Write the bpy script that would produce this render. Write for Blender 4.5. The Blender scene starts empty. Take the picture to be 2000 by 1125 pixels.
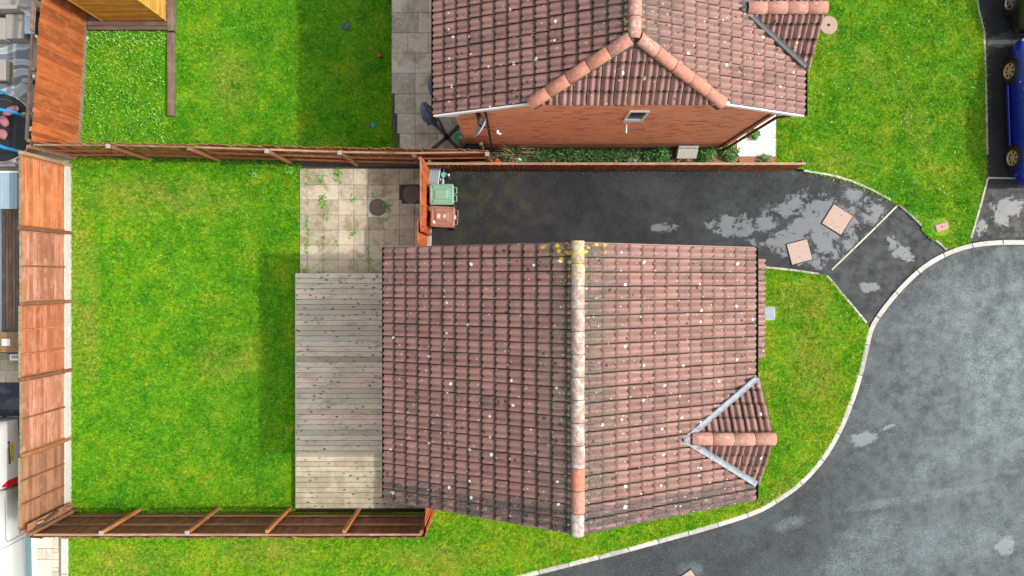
import bpy, bmesh, math, random
import numpy as np
from mathutils import Matrix, Vector, Euler

random.seed(7); RNG = np.random.default_rng(11)
SC = bpy.context.scene
COL = SC.collection
rad = math.radians
PI = math.pi

# ------------------------------------------------------------------ camera, sky, sun, exposure
H = 20.2                     # drone height above the lawn
F, CX, CY = 1333.0, 1005.0, 545.0
cam = bpy.data.cameras.new('drone_camera'); cam_o = bpy.data.objects.new('drone_camera', cam)
COL.objects.link(cam_o); SC.camera = cam_o
cam.sensor_width = 36.0; cam.lens = 36.0 * F / 2000.0
cam.shift_x = -(CX - 1000.0) / 2000.0; cam.shift_y = -(562.5 - CY) / 2000.0
cam.clip_start = 0.1; cam.clip_end = 2000.0
cam_o.location = (0, 0, H); cam_o.rotation_euler = (0, 0, 0)

SUN_EL = 44.0
w = bpy.data.worlds.new('World'); SC.world = w; w.use_nodes = True
nt = w.node_tree
bg = nt.nodes['Background']
sky = nt.nodes.new('ShaderNodeTexSky'); sky.sky_type = 'NISHITA'; sky.sun_disc = False
sky.sun_elevation = rad(SUN_EL); sky.sun_rotation = rad(90); sky.dust_density = 4.0; sky.air_density = 1.0
hs = nt.nodes.new('ShaderNodeHueSaturation'); hs.inputs['Saturation'].default_value = 0.20
nt.links.new(sky.outputs[0], hs.inputs['Color']); nt.links.new(hs.outputs[0], bg.inputs['Color'])
bg.inputs['Strength'].default_value = 0.15
sl = bpy.data.lights.new('sun', 'SUN'); sl.energy = 1.75; sl.angle = rad(1.0); sl.color = (1.0, 0.95, 0.88)
so = bpy.data.objects.new('sun', sl); COL.objects.link(so)
so.rotation_euler = (0, rad(90 - SUN_EL), 0); so.location = (30, 0, 30)
SC.view_settings.view_transform = 'Standard'; SC.view_settings.look = 'None'
SC.view_settings.gamma = 1.0; SC.view_settings.use_curve_mapping = False
SC.view_settings.exposure = 0.74

def P(px, py, z=0.0):
    """a point of the place, from where it stands in the survey photograph and its height"""
    s = (H - z) / F
    return ((px - CX) * s, (CY - py) * s, z)
def P2(px, py, z=0.0): return P(px, py, z)[:2]
def polyP(pts, z=0.0): return [P2(a, b, z) for a, b in pts]

# ------------------------------------------------------------------ material helpers
class G:
    def __init__(s, name):
        s.m = bpy.data.materials.new(name); s.m.use_nodes = True
        s.t = s.m.node_tree; s.b = s.t.nodes['Principled BSDF']
    def node(s, t, **kw):
        n = s.t.nodes.new(t)
        for k, v in kw.items(): setattr(n, k, v)
        return n
    def link(s, a, inp):
        if isinstance(a, (int, float)): inp.default_value = a
        elif isinstance(a, (tuple, list)):
            v = tuple(a)
            if inp.type == 'RGBA' and len(v) == 3: v = v + (1,)
            inp.default_value = v
        else: s.t.links.new(a, inp)
    def pos(s): return s.node('ShaderNodeNewGeometry').outputs['Position']
    def normal(s): return s.node('ShaderNodeNewGeometry').outputs['Normal']
    def obj(s): return s.node('ShaderNodeTexCoord').outputs['Object']
    def rnd(s):
        a = s.node('ShaderNodeObjectInfo').outputs['Random']; b = s.node('ShaderNodeNewGeometry').outputs['Random Per Island']
        return s.math('FRACT', s.math('ADD', s.math('MULTIPLY', a, 7.31), b))
    def attr(s, n): return s.node('ShaderNodeAttribute', attribute_name=n).outputs['Fac']
    def map(s, v, sc=(1, 1, 1), loc=(0, 0, 0), rot=(0, 0, 0)):
        n = s.node('ShaderNodeMapping'); s.link(v, n.inputs['Vector'])
        s.link(sc, n.inputs['Scale']); s.link(loc, n.inputs['Location']); s.link(rot, n.inputs['Rotation'])
        return n.outputs[0]
    def offs(s, v, r, k=50.0):
        n = s.node('ShaderNodeVectorMath', operation='ADD'); s.link(v, n.inputs[0])
        c = s.node('ShaderNodeCombineXYZ'); q = s.math('MULTIPLY', r, k)
        for i in range(3): s.link(q, c.inputs[i])
        s.link(c.outputs[0], n.inputs[1]); return n.outputs[0]
    def noise(s, v, scale=5.0, detail=4.0, rough=0.6, dist=0.0):
        n = s.node('ShaderNodeTexNoise'); s.link(v, n.inputs['Vector'])
        n.inputs['Scale'].default_value = scale; n.inputs['Detail'].default_value = detail
        n.inputs['Roughness'].default_value = rough; n.inputs['Distortion'].default_value = dist
        return n.outputs['Fac']
    def voro(s, v, scale, dim='2D', feat='F1'):
        n = s.node('ShaderNodeTexVoronoi', voronoi_dimensions=dim, feature=feat); s.link(v, n.inputs['Vector'])
        n.inputs['Scale'].default_value = scale; return n
    def math(s, op, a, b=0.0, c=None, clamp=False):
        n = s.node('ShaderNodeMath', operation=op, use_clamp=clamp); s.link(a, n.inputs[0]); s.link(b, n.inputs[1])
        if c is not None: s.link(c, n.inputs[2])
        return n.outputs[0]
    def step(s, v, lo, hi, a=0.0, b=1.0):
        n = s.node('ShaderNodeMapRange', interpolation_type='SMOOTHSTEP'); s.link(v, n.inputs[0])
        for i, q in zip((1, 2, 3, 4), (lo, hi, a, b)): n.inputs[i].default_value = q
        return n.outputs[0]
    def ramp(s, f, stops):
        n = s.node('ShaderNodeValToRGB'); s.link(f, n.inputs[0]); e = n.color_ramp.elements
        while len(e) < len(stops): e.new(0.5)
        for q, (p, c) in zip(e, stops): q.position = p; q.color = (*c, 1)
        return n.outputs[0]
    def mix(s, f, a, b, blend='MIX'):
        n = s.node('ShaderNodeMix', data_type='RGBA', blend_type=blend); s.link(f, n.inputs[0]); s.link(a, n.inputs[6]); s.link(b, n.inputs[7])
        return n.outputs[2]
    def sep(s, v):
        n = s.node('ShaderNodeSeparateXYZ'); s.link(v, n.inputs[0]); return n.outputs
    def comb(s, x, y, z):
        n = s.node('ShaderNodeCombineXYZ')
        for i, q in enumerate((x, y, z)): s.link(q, n.inputs[i])
        return n.outputs[0]
    def spot(s, v, cx, cy, rx, ry, rot=0.0):
        """1 at the middle of an elliptical patch of the ground, 0 outside it"""
        x, y, _ = s.sep(v)
        c, q = math.cos(rot), math.sin(rot)
        dx = s.math('SUBTRACT', x, cx); dy = s.math('SUBTRACT', y, cy)
        a = s.math('DIVIDE', s.math('ADD', s.math('MULTIPLY', dx, c), s.math('MULTIPLY', dy, q)), rx)
        b = s.math('DIVIDE', s.math('SUBTRACT', s.math('MULTIPLY', dy, c), s.math('MULTIPLY', dx, q)), ry)
        d = s.math('ADD', s.math('MULTIPLY', a, a), s.math('MULTIPLY', b, b))
        return s.math('SUBTRACT', 1.0, d, clamp=True)
    def done(s, col, rough=0.8, bump=None, bs=0.3, bd=0.01, metal=None, spec=None, **kw):
        s.link(col, s.b.inputs['Base Color']); s.link(rough, s.b.inputs['Roughness'])
        if metal is not None: s.link(metal, s.b.inputs['Metallic'])
        if spec is not None: s.link(spec, s.b.inputs['Specular IOR Level'])
        for k, v in kw.items(): s.link(v, s.b.inputs[k])
        if bump is not None:
            n = s.node('ShaderNodeBump'); n.inputs['Strength'].default_value = bs; n.inputs['Distance'].default_value = bd
            s.link(bump, n.inputs['Height']); s.t.links.new(n.outputs[0], s.b.inputs['Normal'])
        return s.m

def m_plain(name, c, rough=0.6, var=0.15, scale=8.0, metal=None, spec=None, **kw):
    g = G(name); n = g.noise(g.pos(), scale, 6)
    lo = tuple(q * (1 - var) for q in c); hi = tuple(min(1, q * (1 + var)) for q in c)
    col = g.mix(n, lo, hi)
    return g.done(col, rough, bump=g.noise(g.pos(), scale * 8, 4), bs=0.1, bd=0.004, metal=metal, spec=spec, **kw)

def m_wood(name, c1, c2, axis=2, grain=60.0, knots=True, fade=None, rough=0.75, moss=None):
    g = G(name); r = g.rnd(); o = g.offs(g.obj(), r)
    sc = [1.0, 1.0, 1.0]; sc[axis] = 0.045
    st = g.noise(g.map(o, tuple(sc)), grain, 5, 0.65, 0.4)
    big = g.noise(o, 2.5, 3)
    co = g.noise(g.map(o, tuple(sc)), grain * .3, 3, .6, .2)
    col = g.mix(g.step(st, .3, .7), c1, c2)
    col = g.mix(g.step(co, .55, .38, 0, .6), col, tuple(q * .45 for q in c1))
    col = g.mix(g.step(r, 0, 1, 0, .8), col, tuple(q * .6 for q in c1))
    col = g.mix(g.step(big, .45, .7, 0, .45), col, fade or tuple(min(1, q * 1.25) for q in c2))
    if knots:
        sck = [1.0, 1.0, 1.0]; sck[axis] = 0.35
        v = g.voro(g.map(o, tuple(sck)), 9.0, '3D').outputs['Distance']
        col = g.mix(g.step(v, .05, .13, .75, 0), col, tuple(q * .3 for q in c1))
    if moss:
        mm = g.step(g.noise(g.pos(), 3.0, 5), .5, .72, 0, .7)
        col = g.mix(mm, col, moss)
    return g.done(col, rough, bump=st, bs=0.35, bd=0.004)

# ------------------------------------------------------------------ mesh helpers
WORLD = {}
def mesh_of(name, v, f, smooth=False):
    me = bpy.data.meshes.new(name); me.from_pydata([tuple(q) for q in v], [], [tuple(q) for q in f]); me.update()
    if smooth: me.polygons.foreach_set('use_smooth', [True] * len(me.polygons))
    return me
def link(o, mat=None, parent=None, M=None):
    COL.objects.link(o)
    if mat is not None and o.data is not None and not o.data.materials: o.data.materials.append(mat)
    M = M or Matrix.Identity(4)
    o.matrix_basis = M; WORLD[o.name] = M.copy()
    if parent is not None:
        o.parent = parent; o.matrix_parent_inverse = WORLD[parent.name].inverted()
    return o
def obj(name, v, f, mat, parent=None, M=None, smooth=False):
    return link(bpy.data.objects.new(name, mesh_of(name, v, f, smooth)), mat, parent, M)
def inst(name, me, parent=None, M=None): return link(bpy.data.objects.new(name, me), None, parent, M)
def tag(o, label=None, cat=None, group=None, kind=None):
    if label: o['label'] = label
    if cat: o['category'] = cat
    if group: o['group'] = group
    if kind: o['kind'] = kind
    return o
def thing(name, label, cat, loc=(0, 0, 0), group=None):
    o = bpy.data.objects.new(name, None); o.empty_display_size = 0.2
    link(o, M=Matrix.Translation(loc)); return tag(o, label, cat, group)

def Tm(x, y, z): return Matrix.Translation((x, y, z))
def Rz(a): return Matrix.Rotation(a, 4, 'Z')
def Rx(a): return Matrix.Rotation(a, 4, 'X')
def Ry(a): return Matrix.Rotation(a, 4, 'Y')
def basis(u, v, n, o):
    return Matrix(((u[0], v[0], n[0], o[0]), (u[1], v[1], n[1], o[1]), (u[2], v[2], n[2], o[2]), (0, 0, 0, 1)))

def bev_box(sx, sy, sz, b=0.0, z0=True):
    """box, centred in x and y, standing on z=0 (or centred); upper and vertical edges chamfered by b"""
    x, y = sx / 2, sy / 2; lo = 0.0 if z0 else -sz / 2; hi = lo + sz
    if b <= 0:
        v = [(-x, -y, lo), (x, -y, lo), (x, y, lo), (-x, y, lo), (-x, -y, hi), (x, -y, hi), (x, y, hi), (-x, y, hi)]
        f = [(3, 2, 1, 0), (4, 5, 6, 7), (0, 1, 5, 4), (1, 2, 6, 5), (2, 3, 7, 6), (3, 0, 4, 7)]
        return v, f
    def ring(ix, iy, z, c):
        return [(-ix + c, -iy, z), (ix - c, -iy, z), (ix, -iy + c, z), (ix, iy - c, z), (ix - c, iy, z), (-ix + c, iy, z), (-ix, iy - c, z), (-ix, -iy + c, z)]
    rs = [ring(x, y, lo, b), ring(x, y, hi - b, b), ring(x - b, y - b, hi, b * .5)]
    return loft(rs)
def loft(rs, cap0=True, cap1=True, close=True):
    v = []; f = []; n = len(rs[0])
    for r in rs: v += list(r)
    for k in range(len(rs) - 1):
        for i in range(n if close else n - 1):
            a = k * n + i; b = k * n + (i + 1) % n
            f.append((a, b, b + n, a + n))
    if cap0: f.append(tuple(range(n - 1, -1, -1)))
    if cap1: f.append(tuple(range((len(rs) - 1) * n, len(rs) * n)))
    return v, f
def join(*parts):
    v = []; f = []
    for pv, pf in parts:
        k = len(v); v += list(pv); f += [tuple(i + k for i in q) for q in pf]
    return v, f
def xf(vf, M): return [tuple(M @ Vector(q)) for q in vf[0]], vf[1]
def bar(a, b, wx, wy=None, up=(0, 0, 1), b0=0.0):
    """square bar from a to b"""
    a = Vector(a); b = Vector(b); d = b - a; L = d.length; d.normalize()
    up = Vector(up)
    if abs(d.dot(up)) > .98: up = Vector((1, 0, 0))
    s = d.cross(up).normalized(); t = d.cross(s).normalized()
    vf = bev_box(wx, wy or wx, L, b0)
    return xf(vf, basis(s, t, d, a))
def tube(pts, r, n=8, caps=True):
    pts = [Vector(p) for p in pts]; rs = []
    rr = r if isinstance(r, (list, tuple)) else [r] * len(pts)
    prev = None
    for i, p in enumerate(pts):
        d = (pts[min(i + 1, len(pts) - 1)] - pts[max(i - 1, 0)]).normalized()
        if prev is None:
            up = Vector((0, 0, 1)) if abs(d.z) < .95 else Vector((1, 0, 0))
            s = d.cross(up).normalized()
        else:
            s = (prev - d * prev.dot(d)).normalized()
        prev = s; t = d.cross(s)
        rs.append([p + (s * math.cos(2 * PI * k / n) + t * math.sin(2 * PI * k / n)) * rr[i] for k in range(n)])
    return loft(rs, caps, caps)
def lathe(prof, n=24, cap0=True, cap1=True):
    rs = [[(r * math.cos(2 * PI * k / n), r * math.sin(2 * PI * k / n), z) for k in range(n)] for r, z in prof]
    return loft(rs, cap0, cap1)
def prism(poly, z0, z1):
    return loft([[(x, y, z0) for x, y in poly], [(x, y, z1) for x, y in poly]])
def area2(p): return sum(p[i][0] * p[(i + 1) % len(p)][1] - p[(i + 1) % len(p)][0] * p[i][1] for i in range(len(p)))
def ccw(p): return p if area2(p) > 0 else p[::-1]
def sheet(name, poly, z, mat, label=None, th=0.0, parent=None):
    poly = ccw(poly)
    bm = bmesh.new()
    vs = [bm.verts.new((x, y, z)) for x, y in poly]
    fc = bm.faces.new(vs); fc.normal_update(); bmesh.ops.triangulate(bm, faces=[fc])
    me = bpy.data.meshes.new(name); bm.to_mesh(me); bm.free()
    o = link(bpy.data.objects.new(name, me), mat, parent)
    if parent is None: o['kind'] = 'structure'
    if label: o['label'] = label
    return o
def inpoly(x, y, poly):
    c = np.zeros(len(x), bool); n = len(poly)
    for i in range(n):
        x1, y1 = poly[i]; x2, y2 = poly[(i + 1) % n]
        if y1 == y2: continue
        k = ((y1 > y) != (y2 > y)) & (x < (x2 - x1) * (y - y1) / (y2 - y1) + x1)
        c ^= k
    return c
def smooth_line(pts, n=6, closed=False):
    out = []; m = len(pts)
    for i in range(m - 1):
        p0 = pts[max(i - 1, 0)]; p1 = pts[i]; p2 = pts[i + 1]; p3 = pts[min(i + 2, m - 1)]
        for k in range(n):
            t = k / n
            out.append(tuple(.5 * ((2 * p1[j]) + (-p0[j] + p2[j]) * t + (2 * p0[j] - 5 * p1[j] + 4 * p2[j] - p3[j]) * t * t + (-p0[j] + 3 * p1[j] - 3 * p2[j] + p3[j]) * t ** 3) for j in range(2)))
    out.append(tuple(pts[-1])); return out
def offset_line(pts, d):
    out = []
    for i, p in enumerate(pts):
        a = pts[max(i - 1, 0)]; b = pts[min(i + 1, len(pts) - 1)]
        tx, ty = b[0] - a[0], b[1] - a[1]; L = math.hypot(tx, ty) or 1
        out.append((p[0] - ty / L * d, p[1] + tx / L * d))
    return out

# ------------------------------------------------------------------ materials
def m_tile(name, ridge_x, verge=None, yellow=None, ridge_moss=1.0, moss_y=None):
    g = G(name); p = g.pos(); r = g.rnd()
    x, y, z = g.sep(p)
    fine = g.noise(p, 55, 3, .7)
    col = g.mix(r, (.215, .113, .091), (.325, .178, .145))
    col = g.mix(g.step(r, .86, .98, 0, .5), col, (.16, .10, .098))
    col = g.mix(g.step(fine, .35, .7, 0, .35), col, (.46, .27, .235))
    # weathering: greyish bloom in the pans
    wn = g.noise(p, 2.2, 5, .65)
    col = g.mix(g.step(wn, .47, .66, 0, .55), col, (.15, .098, .092))
    # moss and grime in laps and joints, plus gap and relief shade painted dark
    d = g.attr('dirt_shade'); dn = g.noise(p, 14, 4, .7)
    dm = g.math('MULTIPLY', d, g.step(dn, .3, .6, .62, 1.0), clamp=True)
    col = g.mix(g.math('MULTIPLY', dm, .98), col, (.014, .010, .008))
    # moss and crust streaks near the ridge
    ax = g.math('ABSOLUTE', g.math('SUBTRACT', x, ridge_x))
    near = g.step(ax, .12, 1.15, 1.0, 0.0)
    sn = g.noise(g.map(p, (2.2, 13, 2.2)), 1.0, 4, .6)
    mk = g.math('MULTIPLY', near, g.step(sn, .36, .56), clamp=True)
    mk = g.math('MULTIPLY', mk, .8 * ridge_moss)
    if moss_y is not None: mk = g.math('MULTIPLY', mk, g.step(y, moss_y - .1, moss_y + .1))
    crust = g.noise(p, 60, 2, .8)
    mosscol = g.mix(g.step(crust, .5, .62), (.042, .036, .022), (.33, .33, .27))
    col = g.mix(mk, col, mosscol)
    if verge is not None:
        vy, vw = verge
        ay = g.math('ABSOLUTE', g.math('SUBTRACT', y, vy))
        vm = g.math('MULTIPLY', g.step(ay, vw * .5, vw, 1, 0), g.step(g.noise(g.map(p, (1.2, 5, 1)), 2.0, 4), .36, .54), clamp=True)
        col = g.mix(g.math('MULTIPLY', vm, .8), col, g.mix(g.step(crust, .55, .66), (.05, .042, .036), (.3, .29, .26)))
    # round white lichens
    warp = g.noise(p, 30, 2)
    v = g.voro(p, 2.15, '2D'); rc = g.sep(v.outputs['Color'])
    lim = g.math('MULTIPLY', g.step(rc[0], .45, 1.0, 0.0, .075), g.math('ADD', .5, warp))
    col = g.mix(g.math('LESS_THAN', v.outputs['Distance'], lim), col, (.78, .74, .68))
    v2 = g.voro(p, 5.3, '2D'); rc2 = g.sep(v2.outputs['Color'])
    lim2 = g.math('MULTIPLY', g.step(rc2[1], .45, 1.0, 0.0, .10), g.math('ADD', .4, warp))
    col = g.mix(g.math('MULTIPLY', g.math('LESS_THAN', v2.outputs['Distance'], lim2), .75), col, (.6, .56, .5))
    # dark moss cushions
    v3 = g.voro(p, 3.1, '2D'); rc3 = g.sep(v3.outputs['Color'])
    lim3 = g.math('MULTIPLY', g.step(rc3[2], .6, 1.0, 0.0, .12), g.math('ADD', .3, g.math('MULTIPLY', warp, 1.3)))
    col = g.mix(g.math('MULTIPLY', g.math('LESS_THAN', v3.outputs['Distance'], lim3), .85), col, (.05, .035, .03))
    if yellow is not None:
        ym = g.spot(p, yellow[0], yellow[1], yellow[2], yellow[3])
        ym = g.math('MULTIPLY', ym, g.step(g.noise(p, 2.6, 3), .34, .56), clamp=True)
        yv = g.voro(p, 6.5, '2D').outputs['Distance']
        yy = g.math('MULTIPLY', g.step(ym, .25, .6), g.step(g.math('ADD', yv, g.math('MULTIPLY', warp, .25)), .34, .44, 1, 0), clamp=True)
        col = g.mix(yy, col, (.62, .42, .02))
    rough = g.math('SUBTRACT', .85, g.math('MULTIPLY', fine, .2))
    return g.done(col, rough, bump=g.math('ADD', fine, dn), bs=0.4, bd=0.004, spec=.35)

def m_ridge(name, base, lichen, yellow=None):
    g = G(name); p = g.pos(); r = g.rnd()
    n = g.noise(p, 12, 5, .7); f = g.noise(p, 70, 3, .75)
    col = g.mix(g.step(n, .3, .7), tuple(q * .8 for q in base), tuple(q * 1.2 for q in base))
    b_ = g.noise(p, 6, 6, .75, .6)
    lm = g.step(g.math('ADD', g.math('MULTIPLY', b_, .7), g.math('MULTIPLY', f, .3)), .60 - .16 * lichen, .66 - .14 * lichen)
    col = g.mix(g.math('MULTIPLY', lm, .8), col, g.mix(n, (.42, .42, .37), (.66, .63, .57)))
    d_ = g.noise(g.map(p, loc=(3, 7, 1)), 17, 5, .7)
    col = g.mix(g.step(d_, .56, .68, 0, .8 * lichen), col, (.10, .085, .06))
    col = g.mix(g.step(f, .62, .72, 0, .75 * lichen), col, (.09, .075, .06))
    if yellow is not None:
        ym = g.spot(p, *yellow)
        yy = g.math('MULTIPLY', g.step(ym, .0, .5), g.step(g.noise(p, 9, 3), .46, .60, 0, .8), clamp=True)
        col = g.mix(yy, col, (.55, .43, .08))
        v4 = g.voro(p, 1.9, '2D'); c4 = g.sep(v4.outputs['Color'])
        col = g.mix(g.math('LESS_THAN', v4.outputs['Distance'], g.step(c4[0], .5, 1, 0, .12)), col, (.7, .34, .01))
    return g.done(col, .85, bump=g.math('ADD', n, f), bs=.4, bd=.006)

def m_brick(name):
    g = G(name); p = g.pos(); x, y, z = g.sep(p)
    nx = g.math('ABSOLUTE', g.sep(g.normal())[0])
    u = g.mix(g.step(nx, .45, .55), g.comb(x, z, 0.0), g.comb(y, z, 0.0))
    b = g.node('ShaderNodeTexBrick', offset=.5); g.link(u, b.inputs['Vector'])
    b.inputs['Scale'].default_value = 1.0
    for k, q in (('Mortar Size', .006), ('Mortar Smooth', .3), ('Bias', 0.0), ('Brick Width', .225), ('Row Height', .075)): b.inputs[k].default_value = q
    g.link((.86, .35, .165), b.inputs['Color1']); g.link((.74, .265, .118), b.inputs['Color2']); g.link((.48, .27, .19), b.inputs['Mortar'])
    cell = g.node('ShaderNodeTexWhiteNoise', noise_dimensions='2D')
    sn = g.node('ShaderNodeVectorMath', operation='SNAP'); g.link(u, sn.inputs[0]); g.link((.225, .075, 1), sn.inputs[1])
    g.link(sn.outputs[0], cell.inputs['Vector'])
    col = g.mix(g.step(cell.outputs['Value'], .86, .93, 0, .6), b.outputs['Color'], (.24, .075, .045))
    col = g.mix(g.step(cell.outputs['Value'], .1, .04, 0, .5), col, (.68, .34, .21))
    big = g.noise(p, 1.2, 4)
    col = g.mix(g.step(big, .45, .75, 0, .3), col, (.56, .27, .17))
    damp = g.math('MULTIPLY', g.step(z, .15, .75, 1, 0), g.step(g.noise(p, 3, 4), .2, .6, .4, 1))
    col = g.mix(g.math('MULTIPLY', damp, .65), col, (.13, .075, .05))
    return g.done(col, .9, bump=b.outputs['Fac'], bs=.6, bd=-.008)

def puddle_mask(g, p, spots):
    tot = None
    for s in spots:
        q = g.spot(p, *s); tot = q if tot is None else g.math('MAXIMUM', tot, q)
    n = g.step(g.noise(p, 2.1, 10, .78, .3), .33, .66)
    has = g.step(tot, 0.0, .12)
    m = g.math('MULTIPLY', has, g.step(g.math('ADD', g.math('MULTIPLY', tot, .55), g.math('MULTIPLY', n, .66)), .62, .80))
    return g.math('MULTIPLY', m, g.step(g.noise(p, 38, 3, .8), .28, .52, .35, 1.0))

def m_tarmac(name, base, light, spots=(), wet=.35, patch=.5, tint=(1, 1, 1), moss=None, bright=None, soft=(), spec=.5, core=None):
    g = G(name); p = g.pos()
    sp = g.noise(p, 26, 3, .85); big = g.noise(p, .55, 5, .6, .4); mid = g.noise(p, 3.0, 5, .7)
    ff = g.step(big, .35, .68)
    if core: ff = g.math('ADD', g.math('MULTIPLY', ff, .35), g.math('MULTIPLY', g.step(g.spot(p, *core), 0, .85), .75), clamp=True)  # paler core paints in the sky glow; kerb side stays dark, wet and grimy
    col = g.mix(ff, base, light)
    col = g.mix(g.step(mid, .35, .75, 0, .5), col, tuple(q * .55 for q in base))
    col = g.mix(g.step(sp, .55, .72, 0, .6), col, tuple(min(1, q * 1.9) for q in light))
    col = g.mix(g.step(sp, .44, .32, 0, .7), col, tuple(q * .35 for q in base))
    for s in soft:  # broad wet sheen of the sky, painted as a lighter tarmac tone
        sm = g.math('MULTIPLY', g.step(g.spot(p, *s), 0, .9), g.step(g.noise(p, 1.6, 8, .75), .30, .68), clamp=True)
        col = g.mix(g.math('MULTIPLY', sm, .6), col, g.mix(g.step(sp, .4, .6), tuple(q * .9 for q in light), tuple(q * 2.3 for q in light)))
    rough = g.step(mid, .3, .7, wet, wet + .3)
    ior = 1.5
    if moss:
        mm = g.math('MULTIPLY', g.spot(p, *moss), g.step(g.noise(p, 2.6, 5), .42, .66), clamp=True)
        col = g.mix(g.math('MULTIPLY', mm, .8), col, (.055, .05, .018))
    kw = {}
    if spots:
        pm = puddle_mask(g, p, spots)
        col = g.mix(g.math('MULTIPLY', pm, patch), col, bright or (.22, .235, .245))  # puddle colour paled to stand in for sky mirrored in the water
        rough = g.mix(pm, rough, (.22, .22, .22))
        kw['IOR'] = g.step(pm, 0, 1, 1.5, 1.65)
    bumpv = sp
    if spots: bumpv = g.math('MULTIPLY', sp, g.math('SUBTRACT', 1.0, pm))
    return g.done(col, rough, bump=bumpv, bs=.5, bd=.006, spec=spec, **kw)

def m_grass(name, attr=True, dry=.35, lime=0.0, rot=0.0, worn=()):
    g = G(name); p = g.pos()
    n1 = g.noise(g.map(p, rot=(0, 0, rot)), .75, 4, .6, .5); n2 = g.noise(p, 2.6, 5, .65); n3 = g.noise(g.map(p, loc=(9, 4, 0)), .5, 3, .5)
    n4 = g.noise(p, 7.0, 4, .7)
    f = g.math('ADD', g.math('MULTIPLY', n1, .38), g.math('ADD', g.math('MULTIPLY', n4, .27), g.math('MULTIPLY_ADD', n2, .35, lime)))
    col = g.ramp(f, [(.36, (.038, .27, .003)), (.44, (.090, .41, .003)), (.50, (.165, .50, .004)), (.56, (.30, .56, .008)), (.66, (.52, .60, .03))])
    drym = g.step(g.math('ADD', g.math('MULTIPLY', n3, .55), g.math('MULTIPLY', n2, .45)), .56, .70, 0, dry)
    col = g.mix(drym, col, (.54, .52, .08))
    for s in worn:
        wm = g.math('MULTIPLY', g.spot(p, *s), g.step(g.noise(p, 1.7, 5, .7), .33, .60), clamp=True)
        col = g.mix(g.math('MULTIPLY', wm, .55), col, (.54, .49, .08))
    if attr:
        a = g.attr('rnd')
        cl = g.noise(p, 9.0, 3, .7)
        col = g.mix(g.step(cl, .62, .38, 0, .6), col, (.02, .105, .003))
        col = g.mix(g.step(a, 0, .55, .8, 0), col, (.014, .07, .003))
        col = g.mix(g.step(a, .70, 1, 0, .6), col, (.34, .58, .06))
    else:
        col = g.mix(.5, col, (.03, .055, .008))
    m = g.done(col, .75, spec=.12)
    return m

def m_leaf(name, c1, c2):
    g = G(name); a = g.attr('rnd')
    col = g.mix(g.step(a, 0, 1), c1, c2)
    return g.done(col, .5, spec=.35)

def m_slab(name, c1, c2, moss=(.17, .16, .07), mossamt=.6, dark=(.12, .11, .085)):
    g = G(name); p = g.pos(); r = g.rnd()
    n = g.noise(p, 2.2, 6, .68, .3); f = g.noise(p, 45, 3, .7); s = g.noise(p, 9, 5, .7)
    col = g.mix(r, tuple(q * .78 for q in c1), tuple(q * 1.12 for q in c2))
    col = g.mix(g.step(s, .4, .72, 0, .5), col, tuple(q * 1.35 for q in c2))
    col = g.mix(g.step(n, .45, .68, 0, mossamt), col, moss)
    col = g.mix(g.step(f, .6, .75, 0, .45), col, dark)
    return g.done(col, .85, bump=g.math('ADD', s, f), bs=.35, bd=.005)

MT = {}
MT['ground'] = m_plain('soil', (.10, .085, .06), .95, .4, 3)
MT['dirt_shade'] = m_plain('dark_gravel', (.06, .052, .045), .9, .7, 22)
MT['redgravel'] = m_plain('red_chippings', (.32, .14, .085), .9, .6, 30)
MT['concrete'] = m_plain('pale_concrete', (.52, .50, .44), .85, .25, 6)
MT['kerb'] = None
MT['edging'] = m_slab('edging_concrete', (.42, .40, .34), (.52, .50, .43), mossamt=.5)
MT['white'] = m_plain('white_upvc', (.86, .86, .85), .35, .04)
MT['black'] = m_plain('black_plastic', (.014, .014, .016), .4, .2)
MT['rubber'] = m_plain('tyre_rubber', (.012, .012, .012), .75, .2)
MT['dark'] = m_plain('roof_underlay', (.022, .018, .016), .95, .3)
MT['lead'] = m_plain('lead_flashing', (.24, .275, .31), .6, .8, 9)
MT['leaddark'] = m_plain('dark_lead_valley', (.055, .06, .065), .6, .4, 9)
MT['glass'] = m_plain('window_glass', (.02, .027, .03), .05, .1)
MT['tank'] = m_plain('manhole_iron', (.15, .095, .08), .65, .4, 14); MT['tankd'] = m_plain('dark_iron_frame', (.05, .032, .03), .7, .4, 14)
MT['cover'] = m_plain('clay_pink_iron', (.42, .31, .255), .8, .3, 14)
MT['pinkcover'] = m_plain('pink_plastic_cover', (.42, .24, .21), .7, .12, 9)
MT['stone'] = m_plain('tan_concrete', (.36, .27, .21), .9, .2, 12)
MT['steel'] = m_plain('grey_steel_plate', (.25, .29, .34), .5, .15, 8)
MT['brick'] = m_brick('red_facing_brick')
MT['brownpipe'] = m_plain('brown_downpipe', (.085, .03, .018), .5, .2)

print('materials ready')
# ------------------------------------------------------------------ ground, road, drives
def big_ground():
    v, f = [(-300, -300, -.16), (300, -300, -.16), (300, 300, -.16), (-300, 300, -.16)], [(0, 1, 2, 3)]
    o = obj('ground', v, f, MT['ground']); o['kind'] = 'structure'
big_ground()

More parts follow.
